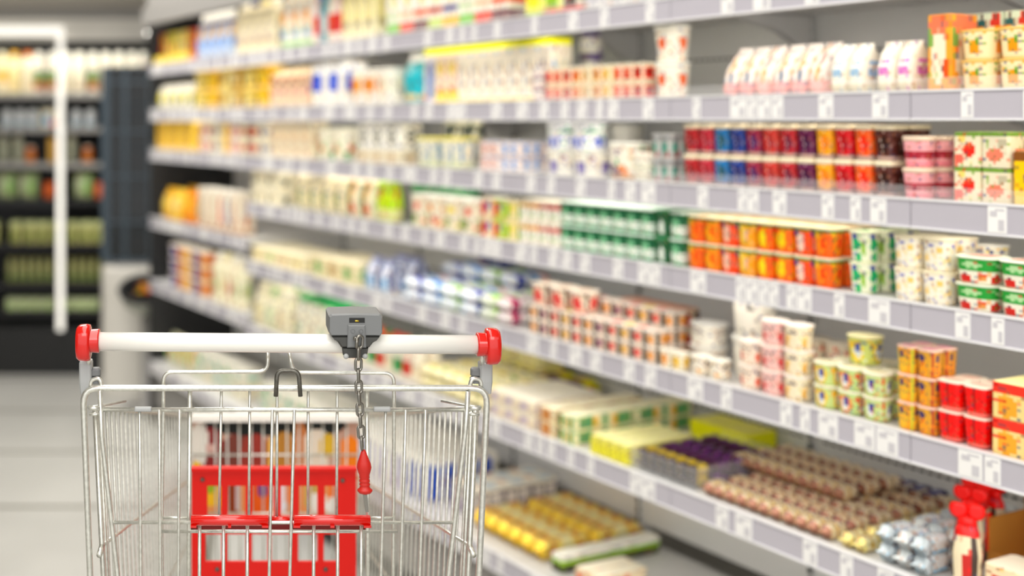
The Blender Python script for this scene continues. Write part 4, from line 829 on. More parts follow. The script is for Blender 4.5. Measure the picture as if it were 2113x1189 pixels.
# ------------------------------------------------------------------ far cooler, counter, glass cabinet
YF = 6.57
def fx(px, Y): return (px-520)*Y/F
def fz(py, Y): return EYE-(py-250)*Y/F
cool = empty('upright_bottle_cooler', (fx(100, YF), YF, 0))
tag(cool, 'tall dark upright cooler full of bottles at the back left', 'cooler')
XL, XR = -3.0, fx(304, YF)
b = MB(); b.box(XL, XR, YF+.55, YF+.6, 0, 2.1); b.build('back_panel', 'dark', cool)
b = MB(); b.box(XL, XR, YF+.02, YF+.55, .0, .28); b.build('base', 'black', cool)
b = MB(); b.box(XL, XR, YF-.03, YF+.6, 2.03, 2.16); b.build('top_panel', 'trim', cool)
b = MB(); b.box(XL, XR, YF-.06, YF-.03, 1.972, 2.10); b.build('fascia', 'conc', cool)
b = MB(); b.box(XR, XR+.03, YF, YF+.6, 0, 2.1); b.build('side_panel', 'dark', cool)
FS = [fz(193, YF), fz(263, YF), fz(338, YF), fz(415, YF), fz(508, YF), fz(590, YF), fz(650, YF)]
for i, z in enumerate(FS):
    b = MB(); b.box(XL, XR-.002, YF+.10, YF+.54, z-.016, z)
    sb = b.build('cooler_shelf', 'dark' if i > 1 else 'trim', cool)
    b = MB(); b.box(XL, XR-.002, YF+.085, YF+.0995, z-.03, z+.004); b.build('shelf_strip', 'trim' if i < 3 else 'dark', sb)  # lower shelves and strips near black: shade between rows put into colour
# lit door frame
dr_ = empty('cooler_door', (fx(60, YF), YF-.08, 0)); tag(dr_, 'glass cooler door with bright white frame at the far left', 'door')
ox0, ox1 = fx(-420, YF), fx(136, YF); oz0, oz1 = fz(676, YF), fz(57, YF); t_ = .034
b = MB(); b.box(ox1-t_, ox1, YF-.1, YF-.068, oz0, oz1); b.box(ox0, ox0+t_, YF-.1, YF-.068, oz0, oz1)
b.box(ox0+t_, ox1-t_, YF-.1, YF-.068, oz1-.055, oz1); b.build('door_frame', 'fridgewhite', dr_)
b = MB(); b.box(ox0+t_, ox1-t_, YF-.086, YF-.080, oz0, oz1-.055); b.build('glass_pane', 'glass', dr_)
b = MB(); b.box(XL, XR, YF-.02, YF+.005, 2.012, 2.026); b.build('light_tube', 'ledc', cool)

def rowf(zi, xs, kinds, lk, grp, v=.17, looks=None):
    for i, px_ in enumerate(xs):
        k_ = kinds[i % len(kinds)]
        o = k_.make((fx(px_, YF+v), YF+v, FS[zi]+.0008), math.radians(JR.uniform(-4, 4)))
        tag(o, '%s, %s from left' % (lk if not looks else looks[i % len(looks)], words(i)), k_.cat, grp)
fb1 = [bottle('milk_bottle', 'bottle', .066, .255, dict(base=H(a), ops=[('band', .35, .6, H(b_)), ('band', .15, .3, H(c))]), H(d), neck=.6, capw=.3, shoulder=.74) for a, b_, c, d in (('fdf6d0', 'f8ecb8', 'f4e0b0', 'f0c040'), ('fdf8e0', 'fdf4d8', 'f2e6c8', 'e8903a'), ('f8eec8', 'f6d070', 'fdf6e0', 'fdf8e0'), ('f6f2e6', '8aa070', 'b8743a', 'fdfcf4'), ('fbf8ea', 'f8f4e0', 'e8dcc0', 'fdfcf4'))]
rowf(0, [-50, -22, 5, 30, 57], [fb1[0], fb1[1], fb1[2]], 'cream milk bottle on top cooler shelf, left of the door frame', 'cream bottles behind the cooler door')
rowf(0, [80, 108], [fb1[3]], 'white bottle with brown label behind the door frame on top cooler shelf', 'brown-labelled bottles')
rowf(0, [138, 164, 192, 218, 245, 272, 296], [fb1[4], fb1[4], fb1[3], fb1[4]], 'white milk bottle right of the door frame, top cooler shelf', 'white bottles in the open cooler')
fb2 = bottle('yoghurt_drink_bottle', 'bottle', .062, .105, dict(base=H('e8eaea'), ops=[('band', 0, .4, H('c8d8e0'))]), H('f2f4f2'), neck=.8, capw=.36)
rowf(1, [15, 42, 68], [fb2], 'short pale bottle with white cap on second cooler shelf, left', 'short pale bottles')
rowf(1, [158, 187], [fb2], 'short pale bottle right of the door frame, second cooler shelf', 'short pale bottles on the right')
fp = boxk('milk_pack', 'pack', .1, .1, .11, dict(base=H('f4ecd0'), topc=W_, ops=[('ell', -.2, .4, .4, .3, H('5ab0e0')), ('ell', .5, .2, .3, .2, H('e8806a'))]))
rowf(1, [104], [fp], 'cream pack with blue spot on second cooler shelf', 'cream pack')
fb3 = bottle('glass_bottle', 'bottle', .065, .17, dict(base=H('b8baa4'), ops=[('band', .4, .5, H('8a8c78'))]), H('e0e2d4'), neck=.6, capw=.3)
rowf(2, [8, 38, 148], [fb3], 'grey-green glass bottle on third cooler shelf', 'grey-green bottles')
fb4 = bottle('juice_bottle', 'bottle', .06, .1, dict(base=H('c87a3a'), ops=[('band', .0, .3, H('e0a060'))]), H('e8e4d8'), neck=.8, capw=.38)
rowf(2, [63, 181], [fb4], 'small orange bottle with white cap on third cooler shelf', 'small orange bottles')
fy5 = boxk('juice_carton', 'carton', .05, .08, .15, dict(base=H('d8b060')))
rowf(2, [110], [fy5], 'narrow golden carton beside the frame on third cooler shelf', 'narrow golden carton')
fg4 = bag('salad_bag', 'bag', .12, .1, .165, dict(base=H('a8b088'), ops=[('ell', .5, .5, .4, .3, H('7aa84a')), ('ell', -.4, .6, .4, .3, H('c0c4a8'))]), seed=201)
rowf(3, [15, 60, 174], [fg4], 'grey-green salad bag on fourth cooler shelf', 'salad bags in the cooler')
fo4 = bag('carrot_bag', 'bag', .07, .08, .1, dict(base=H('d06a1a')), seed=202)
rowf(3, [103, 207], [fo4], 'small orange carrot bag on fourth cooler shelf', 'orange bags')
fg5 = boxk('salad_box', 'box', .064, .1, .13, dict(base=H('c8c48a'), topc=H('e0e4b0'), ops=[('rect', -.6, .4, .1, .6, H('7a8a3a')), ('band', .8, 1, H('dfe6b4'))]))
rowf(4, [-12, 36, 64, 91, 118, 152, 179, 203], [fg5], 'yellow-green salad box on fifth cooler shelf', 'salad boxes in the cooler')
fg6 = bottle('dressing_bottle', 'bottle', .042, .145, dict(base=H('a8a878'), ops=[('band', .1, .3, H('6f8a4a'))]), H('c0bc90'), neck=.7, capw=.3)
rowf(5, [22+17*i for i in range(6)]+[145+17*i for i in range(5)], [fg6], 'slim olive dressing bottle on sixth cooler shelf', 'dressing bottles in the cooler')
fg7 = bag('lettuce_bag', 'bag', .075, .09, .075, dict(base=H('e4ecc8'), ops=[('ell', 0, .4, .6, .3, H('b8d08a'))]), seed=205)
rowf(6, [25, 50, 76, 102, 146, 170, 194], [fg7], 'pale lettuce bag on bottom cooler shelf', 'lettuce bags in the cooler')

# grey counter
YC = 6.02
cnt_ = empty('grey_counter', (fx(275, YC), YC, 0)); tag(cnt_, 'pale grey rounded counter block between the cooler and the dairy case', 'counter')
b = MB(); xx0, xx1 = fx(205, YC), fx(205, YC)+1.25; zt = fz(552, YC)
b2 = MB(); loft(b2, [(.004, .625, .24), (zt-.02, .625, .24), (zt, .615, .23)], dict(base=H('cfcbc2')), p=9, n=64)
b.v = [(x+(xx0+xx1)/2, y+YC+.24, z) for x, y, z in b2.v]; b.f = b2.f; b.c = b2.c; b.sm = b2.sm
b.build('counter_block', 'conc', cnt_)
b = MB(); b.box(xx0+.08, xx1, YC+.02, YC+.46, zt+.0005, zt+.012); b.build('counter_top', 'trim', cnt_)
# bowl
YB = 5.81
bw = empty('round_display_bowl', (fx(302, YB), YB, 0)); tag(bw, 'round metal bowl of wrapped snacks on a pedestal before the grey counter', 'bowl')
cxb = fx(302, YB); zb = fz(600, YB)
TL = math.radians(24)
def tilt(p): return (cxb+p[0], YB+p[1]*math.cos(TL)-p[2]*math.sin(TL), zb+p[1]*math.sin(TL)+p[2]*math.cos(TL))
b = MB(); b.lathe([(.02, -.11), (.08, -.10), (.125, -.055), (.142, 0), (.144, .004)], (0, 0, 0), n=40); b.lathe([(.125, .004), (.110, -.045), (.02, -.05)], (0, 0, 0), n=40)
b.v = [tilt(p) for p in b.v]; bo_ = b.build('bowl', 'bowl', bw)
b = MB(); b.lathe([(.120, .0045), (.146, .0045), (.148, .012), (.118, .012), (.120, .0045)], (0, 0, 0), n=40); b.v = [tilt(p) for p in b.v]; b.build('rim', 'dark', bw)
b = MB(); b.lathe([(.11, .002), (.11, .015), (.03, .03), (.025, zb-.115)], (cxb, YB, 0), n=24); b.build('pedestal', 'trim', bw)
sn = bar('snack_pack', 'pack', .05, .07, .03, dict(base=H('d8922a'), ops=[('band', .3, .7, H('e8c83a'))]), seed=210)
sn2 = bar('snack_pack', 'pack', .05, .07, .03, dict(base=H('c8502a'), ops=[('band', .3, .7, H('7a8a3a'))]), seed=211)
for i in range(8):
    a = 2*PI*i/5; rr2 = .068 if i < 5 else .022; a = a if i < 5 else 2*PI*i/3
    lx, ly, lz = rr2*math.cos(a), rr2*math.sin(a), (-.036 if i < 5 else -.008)
    p = tilt((lx, ly, lz))
    o = (sn if i % 2 else sn2).make(p, a, TL)
    tag(o, '%s snack pack in the round bowl, %s' % (['red-brown', 'golden'][i % 2], '%s around the rim' % words(i) if i < 5 else '%s of the middle heap' % words(i-5)), 'pack', 'snack packs in the bowl')
# dark glass cabinet on the counter
YG = 6.12
gcab = empty('dark_glass_screen', (fx(262, YG), YG, zt+.012)); tag(gcab, 'dark reflective glass screen with slate frame standing on the grey counter', 'screen')
gx0, gx1 = fx(210, YG), fx(210, YG)+.72; gz1 = fz(137, YG)
b = MB()
for px_, wd in ((210, .042), (255, .02), (305, .02)):
    x = fx(px_, YG); b.box(x, x+wd, YG-.012, YG+.012, zt+.0125, gz1)
for py_ in (137, 167, 269, 362, 456):
    z = fz(py_, YG); b.box(gx0, gx1, YG-.013, YG+.013, z-.012, z)
b.box(gx0, gx1, YG-.013, YG+.013, zt+.0125, zt+.035)
b.build('frame', 'slate', gcab)
b = MB(); b.box(gx0+.002, gx1, YG-.003, YG+.003, zt+.03, gz1-.014); b.build('glass_pane', 'darkglass', gcab)
b = MB(); b.box(gx0+.002, gx1, YG+.16, YG+.17, zt+.0125, gz1-.002); b.build('rear_panel', 'dark', gcab)
pk_rows = ((525, '8a3a3a'), (440, 'b8a890'), (352, '8a7058'), (290, 'd8cca8'), (205, 'c8b890'))
hk = bag('hanging_snack_bag', 'bag', .07, .03, .1, dict(base=H('b89a78'), ops=[('ell', 0, .5, .6, .25, H('8a4a3a')), ('band', .8, 1, H('e0d6bc'))]), seed=220)
for r, (py_, c) in enumerate(pk_rows):
    z = fz(py_, YG+.08)
    b = MB(); b.box(fx(257, YG+.1), fx(257, YG+.1)+.24, YG+.02, YG+.159, z-.008, z-.0005); b.build('glass_ledge', 'trim', gcab)
    for i in range(2):
        o = hk.make((fx(270+i*26, YG+.08), YG+.08, z), 0)
        tag(o, 'brown snack bag behind the dark glass, %s ledge up, %s' % (words(r), ['left', 'right'][i]), 'bag', 'snack bags behind the dark glass')
# ceiling beams and duct visible top left
b = MB(); b.box(-4.9, .9, 5.9, 6.35, 2.35, 2.5); o = b.build('trim_1', 'ceil'); o['kind'] = 'structure'
b = MB(); b.box(-4.9, .9, YF+.02, YF+.6, 2.17, 2.45); o = b.build('trim_2', 'ceil'); o['kind'] = 'structure'

# ------------------------------------------------------------------ the shopping cart
YR = 1.472; s_ = YR/F
cart = empty('shopping_cart', (fx(590, YR), 1.9, 0))
tag(cart, 'wire shopping cart with white handle, red end caps and a coin lock', 'shopping cart')
def R(px, py, Y=YR): return (fx(px, Y), Y, fz(py, Y))
def tubeo(name, pts, rpx, m='zinc', Y=YR, parent=cart, rad=0, n=10):
    b = MB(); b.tube(rnd(pts, rad) if rad else pts, rpx*s_, n=n); return b.build(name, m, parent)
# handle
YH = 1.452
def RH(px, py): return R(px, py, YH)
b = MB(); b.tube([RH(198, 705), RH(400, 706.6), RH(700, 709.2), RH(990, 711.5)], 19.2*s_, n=32); b.build('handle_bar', 'white', cart)
def endcap(px, cy, sg):
    c = RH(px, cy); k = s_
    b = MB()
    b.lathe([(20.5*k, 0), (24*k, 1*k), (24.3*k, 3*k), (23*k, 22*k), (23*k, 26*k)], c, axis='x', n=36)
    b.v = [(c[0]+(x-c[0])*sg, y, z) for x, y, z in b.v]
    # flange: taller than wide, dropped below the bar
    f = MB(); q = [(.0, .8), (.06, .96), (.3, 1.0), (.75, .97), (.93, .86), (1.0, .6), (1.02, .15)]
    n = 36; vs = []; fs = []
    for t, sc2 in q:
        for i in range(n):
            a = 2*PI*i/n; zz = math.sin(a); rz_ = 39 if zz < 0 else 36
            R8 = (abs(math.cos(a))**2.6+abs(math.sin(a))**2.6)**(-1/2.6)
            vs.append((c[0]+sg*(18+30*t)*k, c[1]+math.cos(a)*R8*27*k*sc2, c[2]+math.sin(a)*R8*rz_*k*sc2-2*k))
    for j in range(len(q)-1):
        for i in range(n): fs.append((j*n+i, j*n+(i+1) % n, (j+1)*n+(i+1) % n, (j+1)*n+i))
    fs.append(tuple(range(n-1, -1, -1))); fs.append(tuple((len(q)-1)*n+i for i in range(n)))
    b.add(vs, fs, None, True)
    o = b.build('end_cap', 'red', cart); return o
endcap(206, 703.5, -1); endcap(983, 711, 1)
# coin lock
YK = 1.425
def RK(px, py, Y=YK): return R(px, py, Y)
def prism(mb, pts2, y0, y1, bev=0, Yp=YK):
    n = len(pts2); cx = sum(p[0] for p in pts2)/n; cy = sum(p[1] for p in pts2)/n
    rings = [(y0, .93), (y0+bev, 1.0), (y1, 1.0)] if bev else [(y0, 1), (y1, 1)]
    vs = []; fs = []
    for y, sc2 in rings:
        for (px_, py_) in pts2:
            qx = px_ if sc2 == 1 else px_-math.copysign(2.5, px_-cx); qy = py_ if sc2 == 1 else py_-math.copysign(2.5, py_-cy)
            vs.append((fx(qx, Yp), y, fz(qy, Yp)))
    for j in range(len(rings)-1):
        for i in range(n): fs.append((j*n+i, (j+1)*n+i, (j+1)*n+(i+1) % n, j*n+(i+1) % n))
    fs.append(tuple(range(n))); fs.append(tuple((len(rings)-1)*n+i for i in range(n-1, -1, -1)))
    mb.add(vs, fs)
lock = empty('coin_lock', (fx(733, YK), YK, fz(690, YK))); lock.parent = cart
lock.location = Vector(lock.location)-Vector(cart.location)
def lb(mb, name, m):
    l = Vector(cart.location)+Vector(lock.location); mb.v = [tuple(Vector(p)-l) for p in mb.v]
    o = bpy.data.objects.new(name, mb.mesh(name, m)); C.objects.link(o); o.parent = lock; return o
b = MB(); prism(b, [(678, 652), (683, 648), (730, 646.5), (784, 648), (789, 653), (789, 686), (785, 693), (683, 693), (678, 686)], 1.421, 1.478, bev=.004)
lb(b, 'lock_housing', 'greyp')
b = MB(); prism(b, [(684, 693.5), (784, 693.5), (779, 700), (770, 707), (762, 717), (704, 717), (697, 706), (688, 699)], 1.4225, 1.478, bev=.003)
b2 = b; prism(b2, [(706, 717.3), (761, 717.3), (758, 733), (752, 740), (714, 740), (709, 735)], 1.4245, 1.47, bev=.003)
lb(b2, 'lock_base', 'greyd')
b = MB(); prism(b, [(717, 669), (753, 669), (755, 716), (716, 716)], 1.4185, 1.4222, bev=.001); lb(b, 'key_plate', 'greyp')
b = MB(); prism(b, [(720, 655), (752, 655), (752, 665), (720, 665)], 1.4205, 1.4222); lb(b, 'coin_slot', 'black')
b = MB(); b.lathe([(.003, -.001), (.009*.7, -.0009), (.009*.7, .0009), (.003, .001)], (fx(736, YK), 1.4262, fz(661.5, YK)), axis='z', n=20); lb(b, 'coin', 'brass')
b = MB()
for cx_ in (727, 744):
    b.tube([(fx(cx_, YK)+.0026*math.cos(a), 1.4182, fz(681, YK)+.0026*math.sin(a)) for a in [2*PI*i/16 for i in range(16)]], .0005, closed=True, n=6)
lb(b, 'embossed_ring', 'greyp')
b = MB()
for cx_, cy_ in ((714, 735), (753, 735)): b.lathe([(.0036, 0), (.0033, -.0015), (.0012, -.0022)], (fx(cx_, YK), 1.424, fz(cy_, YK)), axis='y', n=14)
lb(b, 'rivet', 'greyl')
b = MB(); b.tube([(fx(727, YK), 1.412, fz(695, YK)), (fx(739, YK), 1.412, fz(695, YK))], .0026, n=10); b.tube([(fx(734, YK), 1.42, fz(694, YK)), (fx(734, YK), 1.407, fz(695, YK)), (fx(733, YK), 1.407, fz(712, YK))], .0022, n=8); lb(b, 'chain_anchor', 'chain')
# chain
def link(c, d, wide, L_=.0198, wd=.0118, r=.00185):
    # c centre, d unit direction, wide = lateral axis of the oval
    pts = []; h = L_/2-wd/2; rr2 = wd/2-r
    for i in range(9): a = PI*i/8; pts.append(c+wide*(rr2*math.cos(a))+d*(h+rr2*math.sin(a)))
    for i in range(9): a = PI+PI*i/8; pts.append(c+wide*(rr2*math.cos(a))+d*(-h+rr2*math.sin(a)))
    b = MB(); b.tube(pts, r, closed=True, n=8); return b
path = [(744, 690), (740, 720), (739.5, 760), (740.5, 800), (743, 850), (745, 890), (748, 934)]
def pathpt(y):
    for (x0, y0), (x1, y1) in zip(path, path[1:]):
        if y <= y1: return x0+(x1-x0)*(y-y0)/(y1-y0)
    return path[-1][0]
yy = 706; i = 0; stp = 23.2; YCH = 1.411
while yy < 934:
    ddx = (pathpt(yy+5)-pathpt(yy-5))/10; d = Vector((ddx, 0, -1)).normalized()
    c = Vector((fx(pathpt(yy), YCH), YCH, fz(yy, YCH)))
    an = (.35 if i % 2 == 0 else 1.35)
    wide = Vector((math.cos(an), math.sin(an), 0)); wide = (wide-d*wide.dot(d)).normalized()
    lb(link(c, d, wide), 'chain_link', 'chain'); yy += stp; i += 1
kx, ky = 750, 928
b = MB(); g = lambda px_: px_*YCH/F
prof = [(3, 0), (6, -6), (9.5, -16), (14, -28), (15.5, -37), (13, -46), (10.5, -53), (11, -58), (9.3, -60), (11, -62.5), (11.2, -66), (9.3, -68), (11.2, -70.5), (11.2, -73), (9.3, -75), (11.2, -77), (11, -79), (15.5, -82), (16, -85), (12, -90), (4, -92.5)]
b.lathe([(g(r), g(h)) for r, h in prof], (fx(kx, YCH), YCH, fz(ky, YCH)), n=24)
b.v = [(x+(z-fz(ky, YCH))*-.035, YCH+(y-YCH)*.7, z) for x, y, z in b.v]
lb(b, 'key_grip', 'redk')
b = MB()
c0 = RK(753, 1018, YCH); c1 = RK(757.5, 1057, YCH)
b.hexa([(c1[0]-.0022, YCH-.0007, c1[2]), (c1[0]+.0022, YCH-.0007, c1[2]), (c1[0]+.0022, YCH+.0007, c1[2]), (c1[0]-.0022, YCH+.0007, c1[2]),
        (c0[0]-.0032, YCH-.0007, c0[2]), (c0[0]+.0032, YCH-.0007, c0[2]), (c0[0]+.0032, YCH+.0007, c0[2]), (c0[0]-.0032, YCH+.0007, c0[2])])
lb(b, 'key_blade', 'chain')
# side uprights between handle and basket
for sg, xa in ((-1, 176), (1, 1000)):
    tubeo('handle_post', [R(xa+ (7 if sg < 0 else -5), 722, 1.462), R(xa+(7 if sg < 0 else -5), 765, 1.484)], 5)
    b = MB()
    cx_ = xa+(-1 if sg < 0 else 5); bb2 = MB()
    loft(bb2, [(fz(815, YR), 11*s_, 13*s_), (fz(790, YR), 13.5*s_, 16*s_), (fz(752, YR), 13.5*s_, 16*s_), (fz(747 if sg < 0 else 756, YR), 12*s_, 14*s_)], dict(base=(1, 1, 1)), p=5, n=24)
    b.v = [(x+fx(cx_, YR), y+YR+.012, z) for x, y, z in bb2.v]; b.f, b.c, b.sm = bb2.f, bb2.c, bb2.sm
    b.build('corner_bracket', 'greyl', cart)
    b = MB()
    for dy, w2, h2, mtl in ((770, 10, 8, 0), (787, 11, 7, 0)):
        c2 = MB(); loft(c2, [(-h2*s_, w2*s_, 9*s_), (h2*s_*.5, w2*s_, 9*s_), (h2*s_, w2*.7*s_, 7*s_)], dict(base=(1, 1, 1)), p=4, n=20)
        b.add([(x+fx(cx_-sg*21, YR), y+YR+.01, z+fz(dy, YR)) for x, y, z in c2.v], c2.f, c2.c, True)
    b.build('bracket_lug', 'greyp', cart)
    tubeo('bracket_wire', [R(cx_-sg*12, 800, YR+.004), R(cx_-sg*12, 785, YR+.004), R(cx_-sg*31, 779, YR+.002), R(cx_-sg*36, 800, YR+.002)], 4.5, rad=.008)
# rear frame hoop
tubeo('rear_frame', [R(205, 1700), R(186, 1189), R(171, 801), R(1006, 801), R(988, 1189), R(965, 1700)], 6.6, rad=.021, n=16)
# slanting flap bars
tubeo('flap_bar', [R(206, 806, 1.466), R(210, 900, 1.466), R(243, 1189, 1.466), R(262, 1420, 1.466)], 5.2)
tubeo('flap_bar', [R(966, 808, 1.466), R(960, 890, 1.466), R(925, 1189, 1.466), R(905, 1420, 1.466)], 5.2)
# loop under the handle
YL = 1.484
tubeo('seat_loop', [R(336, 1330, YL), R(333, 1100, YL), R(337, 870, YL), R(337, 768, YL), R(552, 767, YL), R(553, 728, YL)], 3.9, rad=.013)
tubeo('seat_loop', [R(811, 1330, YL), R(812, 1100, YL), R(813, 870, YL), R(813, 770, YL), R(604, 769, YL), R(597, 728, YL)], 3.9, rad=.013)
# hook
tubeo('frame_hook', [R(569, 818, 1.456), R(572, 765, 1.456), R(616, 765, 1.456), R(620, 818, 1.456)], 4.6, m='zincd', rad=.009, n=12)
# hinge rod with clips and studs
tubeo('hinge_rod', [R(212, 845.5, 1.468), R(960, 845.5, 1.468)], 4.6, n=12)
for px_ in (297, 786):
    b = MB(); bb2 = MB(); loft(bb2, [(-17*s_, 5*s_, 5*s_), (17*s_, 5*s_, 5*s_)], dict(base=(1, 1, 1)), p=4, n=16)
    b.v = [(z+fx(px_, YR), y+1.461, x+fz(840, YR)) for x, y, z in bb2.v]; b.f = [f[::-1] for f in bb2.f]; b.c = bb2.c; b.sm = bb2.sm
    b.build('hinge_clip', 'greyl', cart)
for sx, xa, xb in ((1, 183, 206), (-1, 991, 966)):
    tubeo('side_stud', [R(xa, 842, 1.462), R(xb, 843, 1.464)], 5)
    tubeo('side_stud', [R(xa+sx*2, 855, 1.47), R(xb, 855, 1.47)], 3.6)
    tubeo('side_stay', [R(xa, 841, 1.47), R(xa+sx*25, 838, 1.50), (fx(xa+sx*68, YR), 1.52, fz(846, YR))], 3)
# flap wires
b = MB()
for x0, x1 in ((288, 290.5), (328.5, 331), (370.5, 368), (562, 555.5), (607.5, 598), (796, 786), (837.5, 826.5), (878.5, 866)):
    sl = (x1-x0)/344
    b.tube([R(x0, 846, 1.4625), R((x0+x1)/2, 1017, 1.4625), R(x1, 1189, 1.4625), R(x1+sl*230, 1420, 1.4625)], 3.3*s_, n=8)
b.tube([R(226, 1078.5, 1.466), R(932, 1078.5, 1.466)], 3.6*s_, n=10)
b.tube([R(250, 1300, 1.466), R(918, 1300, 1.466)], 3.6*s_, n=10); b.tube([R(260, 1420, 1.466), R(907, 1420, 1.466)], 4.5*s_, n=10)
b.build('rear_flap', 'zinc', cart)
# seat back wires
b = MB()
for x0, x1, r in ((392, 388, 4.6), (457, 452, 3), (515.5, 513.5, 3), (572, 571, 3), (636, 635.5, 3), (696, 694.5, 3), (757, 760, 4.6)):
    b.tube([R(x0, 802, 1.476), R(x1, 1072 if r < 4 else 1330, 1.476)], r*s_, n=8)
b.build('seat_back_wires', 'zinc', cart)
b = MB()
for x0 in (412, 461.5, 510.5, 647.5, 697, 745.5):
    b.tube([R(x0, 1080, 1.470), R(x0-1, 1330, 1.470)], 3.6*s_, n=8)
b.tube([R(332, 1097, 1.475), R(820, 1097, 1.475)], 3.6*s_, n=8)
b.tube([R(337, 1069, 1.48), R(392, 1069, 1.48)], 2.8*s_, n=8); b.tube([R(765, 1069, 1.48), R(811, 1069, 1.48)], 2.8*s_, n=8)
b.build('seat_wires', 'zinc', cart)
# red seat clips
for xa, xb in ((394, 554), (606, 764)):
    b = MB()
    b.tube([R(xa, 1074, 1.463), R(xa+1, 1074, 1.463), R(xb-1, 1074, 1.463), R(xb, 1074, 1.463)], 0, n=20, radii=[9*s_, 10.6*s_, 10.6*s_, 9*s_])
    for x in (xa+6, (xa+xb)/2, xb-7):
        wd = 6.5 if x != (xa+xb)/2 else 3.5
        p0 = R(x-wd, 1089, 1.455); p1 = R(x+wd, 1076, 1.47)
        b.box(p0[0], p1[0], 1.4535, 1.470, p0[2], p1[2])
    b.build('seat_clip', 'red', cart)
b = MB(); b.tube([R(555, 1073, 1.4735), R(606, 1073, 1.4735)], 7*s_, n=16); b.build('seat_axle', 'red', cart)
# folded seat plate (horizontal lip seen below the clips) and perforated red seat panel behind
b = MB(); p0 = R(393, 1098, 1.482); p1 = R(764, 1080, 1.482); b.box(p0[0], p1[0], 1.484, 1.490, p0[2], p1[2]-.002)
b.build('seat_plate', mat('dark_red_plastic', H('7d0a05'), rough=.4), cart)
YP = 1.85; sp = YP/F
def RP(px, py): return (fx(px, YP), fz(py, YP))
b = MB()
xs = [395, 428, 460, 470, 472, 506, 520, 566, 573, 610, 617, 654, 668, 700, 735]
def holes(row):
    if row == 0: return [(428, 456), (470, 506), (520, 565), (580, 603), (617, 655), (670, 693)]
    return [(424, 457), (469, 507), (520, 552), (560, 598), (615, 655), (668, 695)]
def rects(y0, y1, hs):
    x = 395
    for a, c in hs: yield x, a, y0, y1; x = c
    yield x, 735, y0, y1
cells = [(395, 735, 965, 1003)]+list(rects(1003, 1066, holes(0)))+[(395, 735, 1066, 1103)]+list(rects(1103, 1160, holes(1)))+[(395, 735, 1160, 1250)]
for x0, x1, y0, y1 in cells:
    a = RP(x0, y1); c = RP(x1, y0); b.box(a[0], c[0], YP, YP+.006, a[1], c[1])
a = RP(395, 971); c = RP(735, 964); b.box(a[0]-.001, c[0]+.001, YP-.008, YP+.008, a[1], c[1])
pnl = b.build('seat_back_panel', 'redm', cart)
for px_, py_ in ((418, 990), (707, 992), (448, 1175), (672, 1175)):
    b = MB(); q = RP(px_, py_); b.lathe([(.004, 0), (.003, -.002), (.001, -.003)], (q[0], YP-.0005, q[1]), axis='y', n=12)
    b.build('screw', 'zincd', pnl)
# tapering basket
YFR = 2.27; Y0 = 1.50
def side_pt(sg, t, h):      # t 0 rear..1 front, h 0 top..1 bottom
    Y = Y0+(YFR-Y0)*t
    xr = fx(190, YR) if sg < 0 else fx(992, YR); xf = fx(394, YFR) if sg < 0 else fx(741, YFR)
    zt_ = fz(853, YR)*(1-t)+fz(857, YFR)*t; zb_ = .62*(1-t)+.56*t
    z = zt_*(1-h)+zb_*h; x = xr*(1-t)+xf*t
    x -= sg*.05*(zt_-z)*(1-t*.6)
    return (x, Y, z)
for sg in (-1, 1):
    b = MB()
    N = 27
    for i in range(N+1):
        t = (i+.2)/(N+.3); b.tube([side_pt(sg, t, 0), side_pt(sg, t, .5), side_pt(sg, t, 1)], .0017, n=6)
    hm = (fz(853, YR)-fz(1143, YR))/(fz(853, YR)-.62); hf = (fz(857, YFR)-fz(985, YFR))/(fz(857, YFR)-.56)
    for h0, h1, r in ((0, 0, .0032), (hm, hf, .0029), (1, 1, .0035), (.75, .72, .0022)):
        b.tube([side_pt(sg, t/6, h0+(h1-h0)*t/6) for t in range(7)], r, n=8)
    for dx in (0,):
        p = side_pt(sg, 0, 0); q = side_pt(sg, 0, 1); b.tube([p, q], .0038, n=8)
        p = side_pt(sg, .025, 0); q = side_pt(sg, .03, 1); b.tube([p, q], .0028, n=8)
    b.build('side_grille', 'zinc', cart)
    p = side_pt(sg, 0, hm); tubeo('side_stud', [(p[0], YR+.002, p[2]-.003), p], 6)
b = MB()
xa, xb = fx(394, YFR), fx(741, YFR)
for i in range(15):
    t = i/14; ta, tb = side_pt(-1, 1, 0), side_pt(1, 1, 0); ba, bb3 = side_pt(-1, 1, 1), side_pt(1, 1, 1)
    b.tube([(ta[0]*(1-t)+tb[0]*t, YFR, ta[2]), (ba[0]*(1-t)+bb3[0]*t, YFR, ba[2])], .0019, n=6)
for z in (.82, .70): b.tube([(xa, YFR, z), (xb, YFR, z)], .0025, n=6)
b.build('front_grille', 'zinc', cart)
b = MB(); b.box(xa-.002, xb+.002, YFR-.012, YFR+.012, fz(868, YFR), fz(855, YFR)); b.build('front_rim', 'rimwhite', cart)
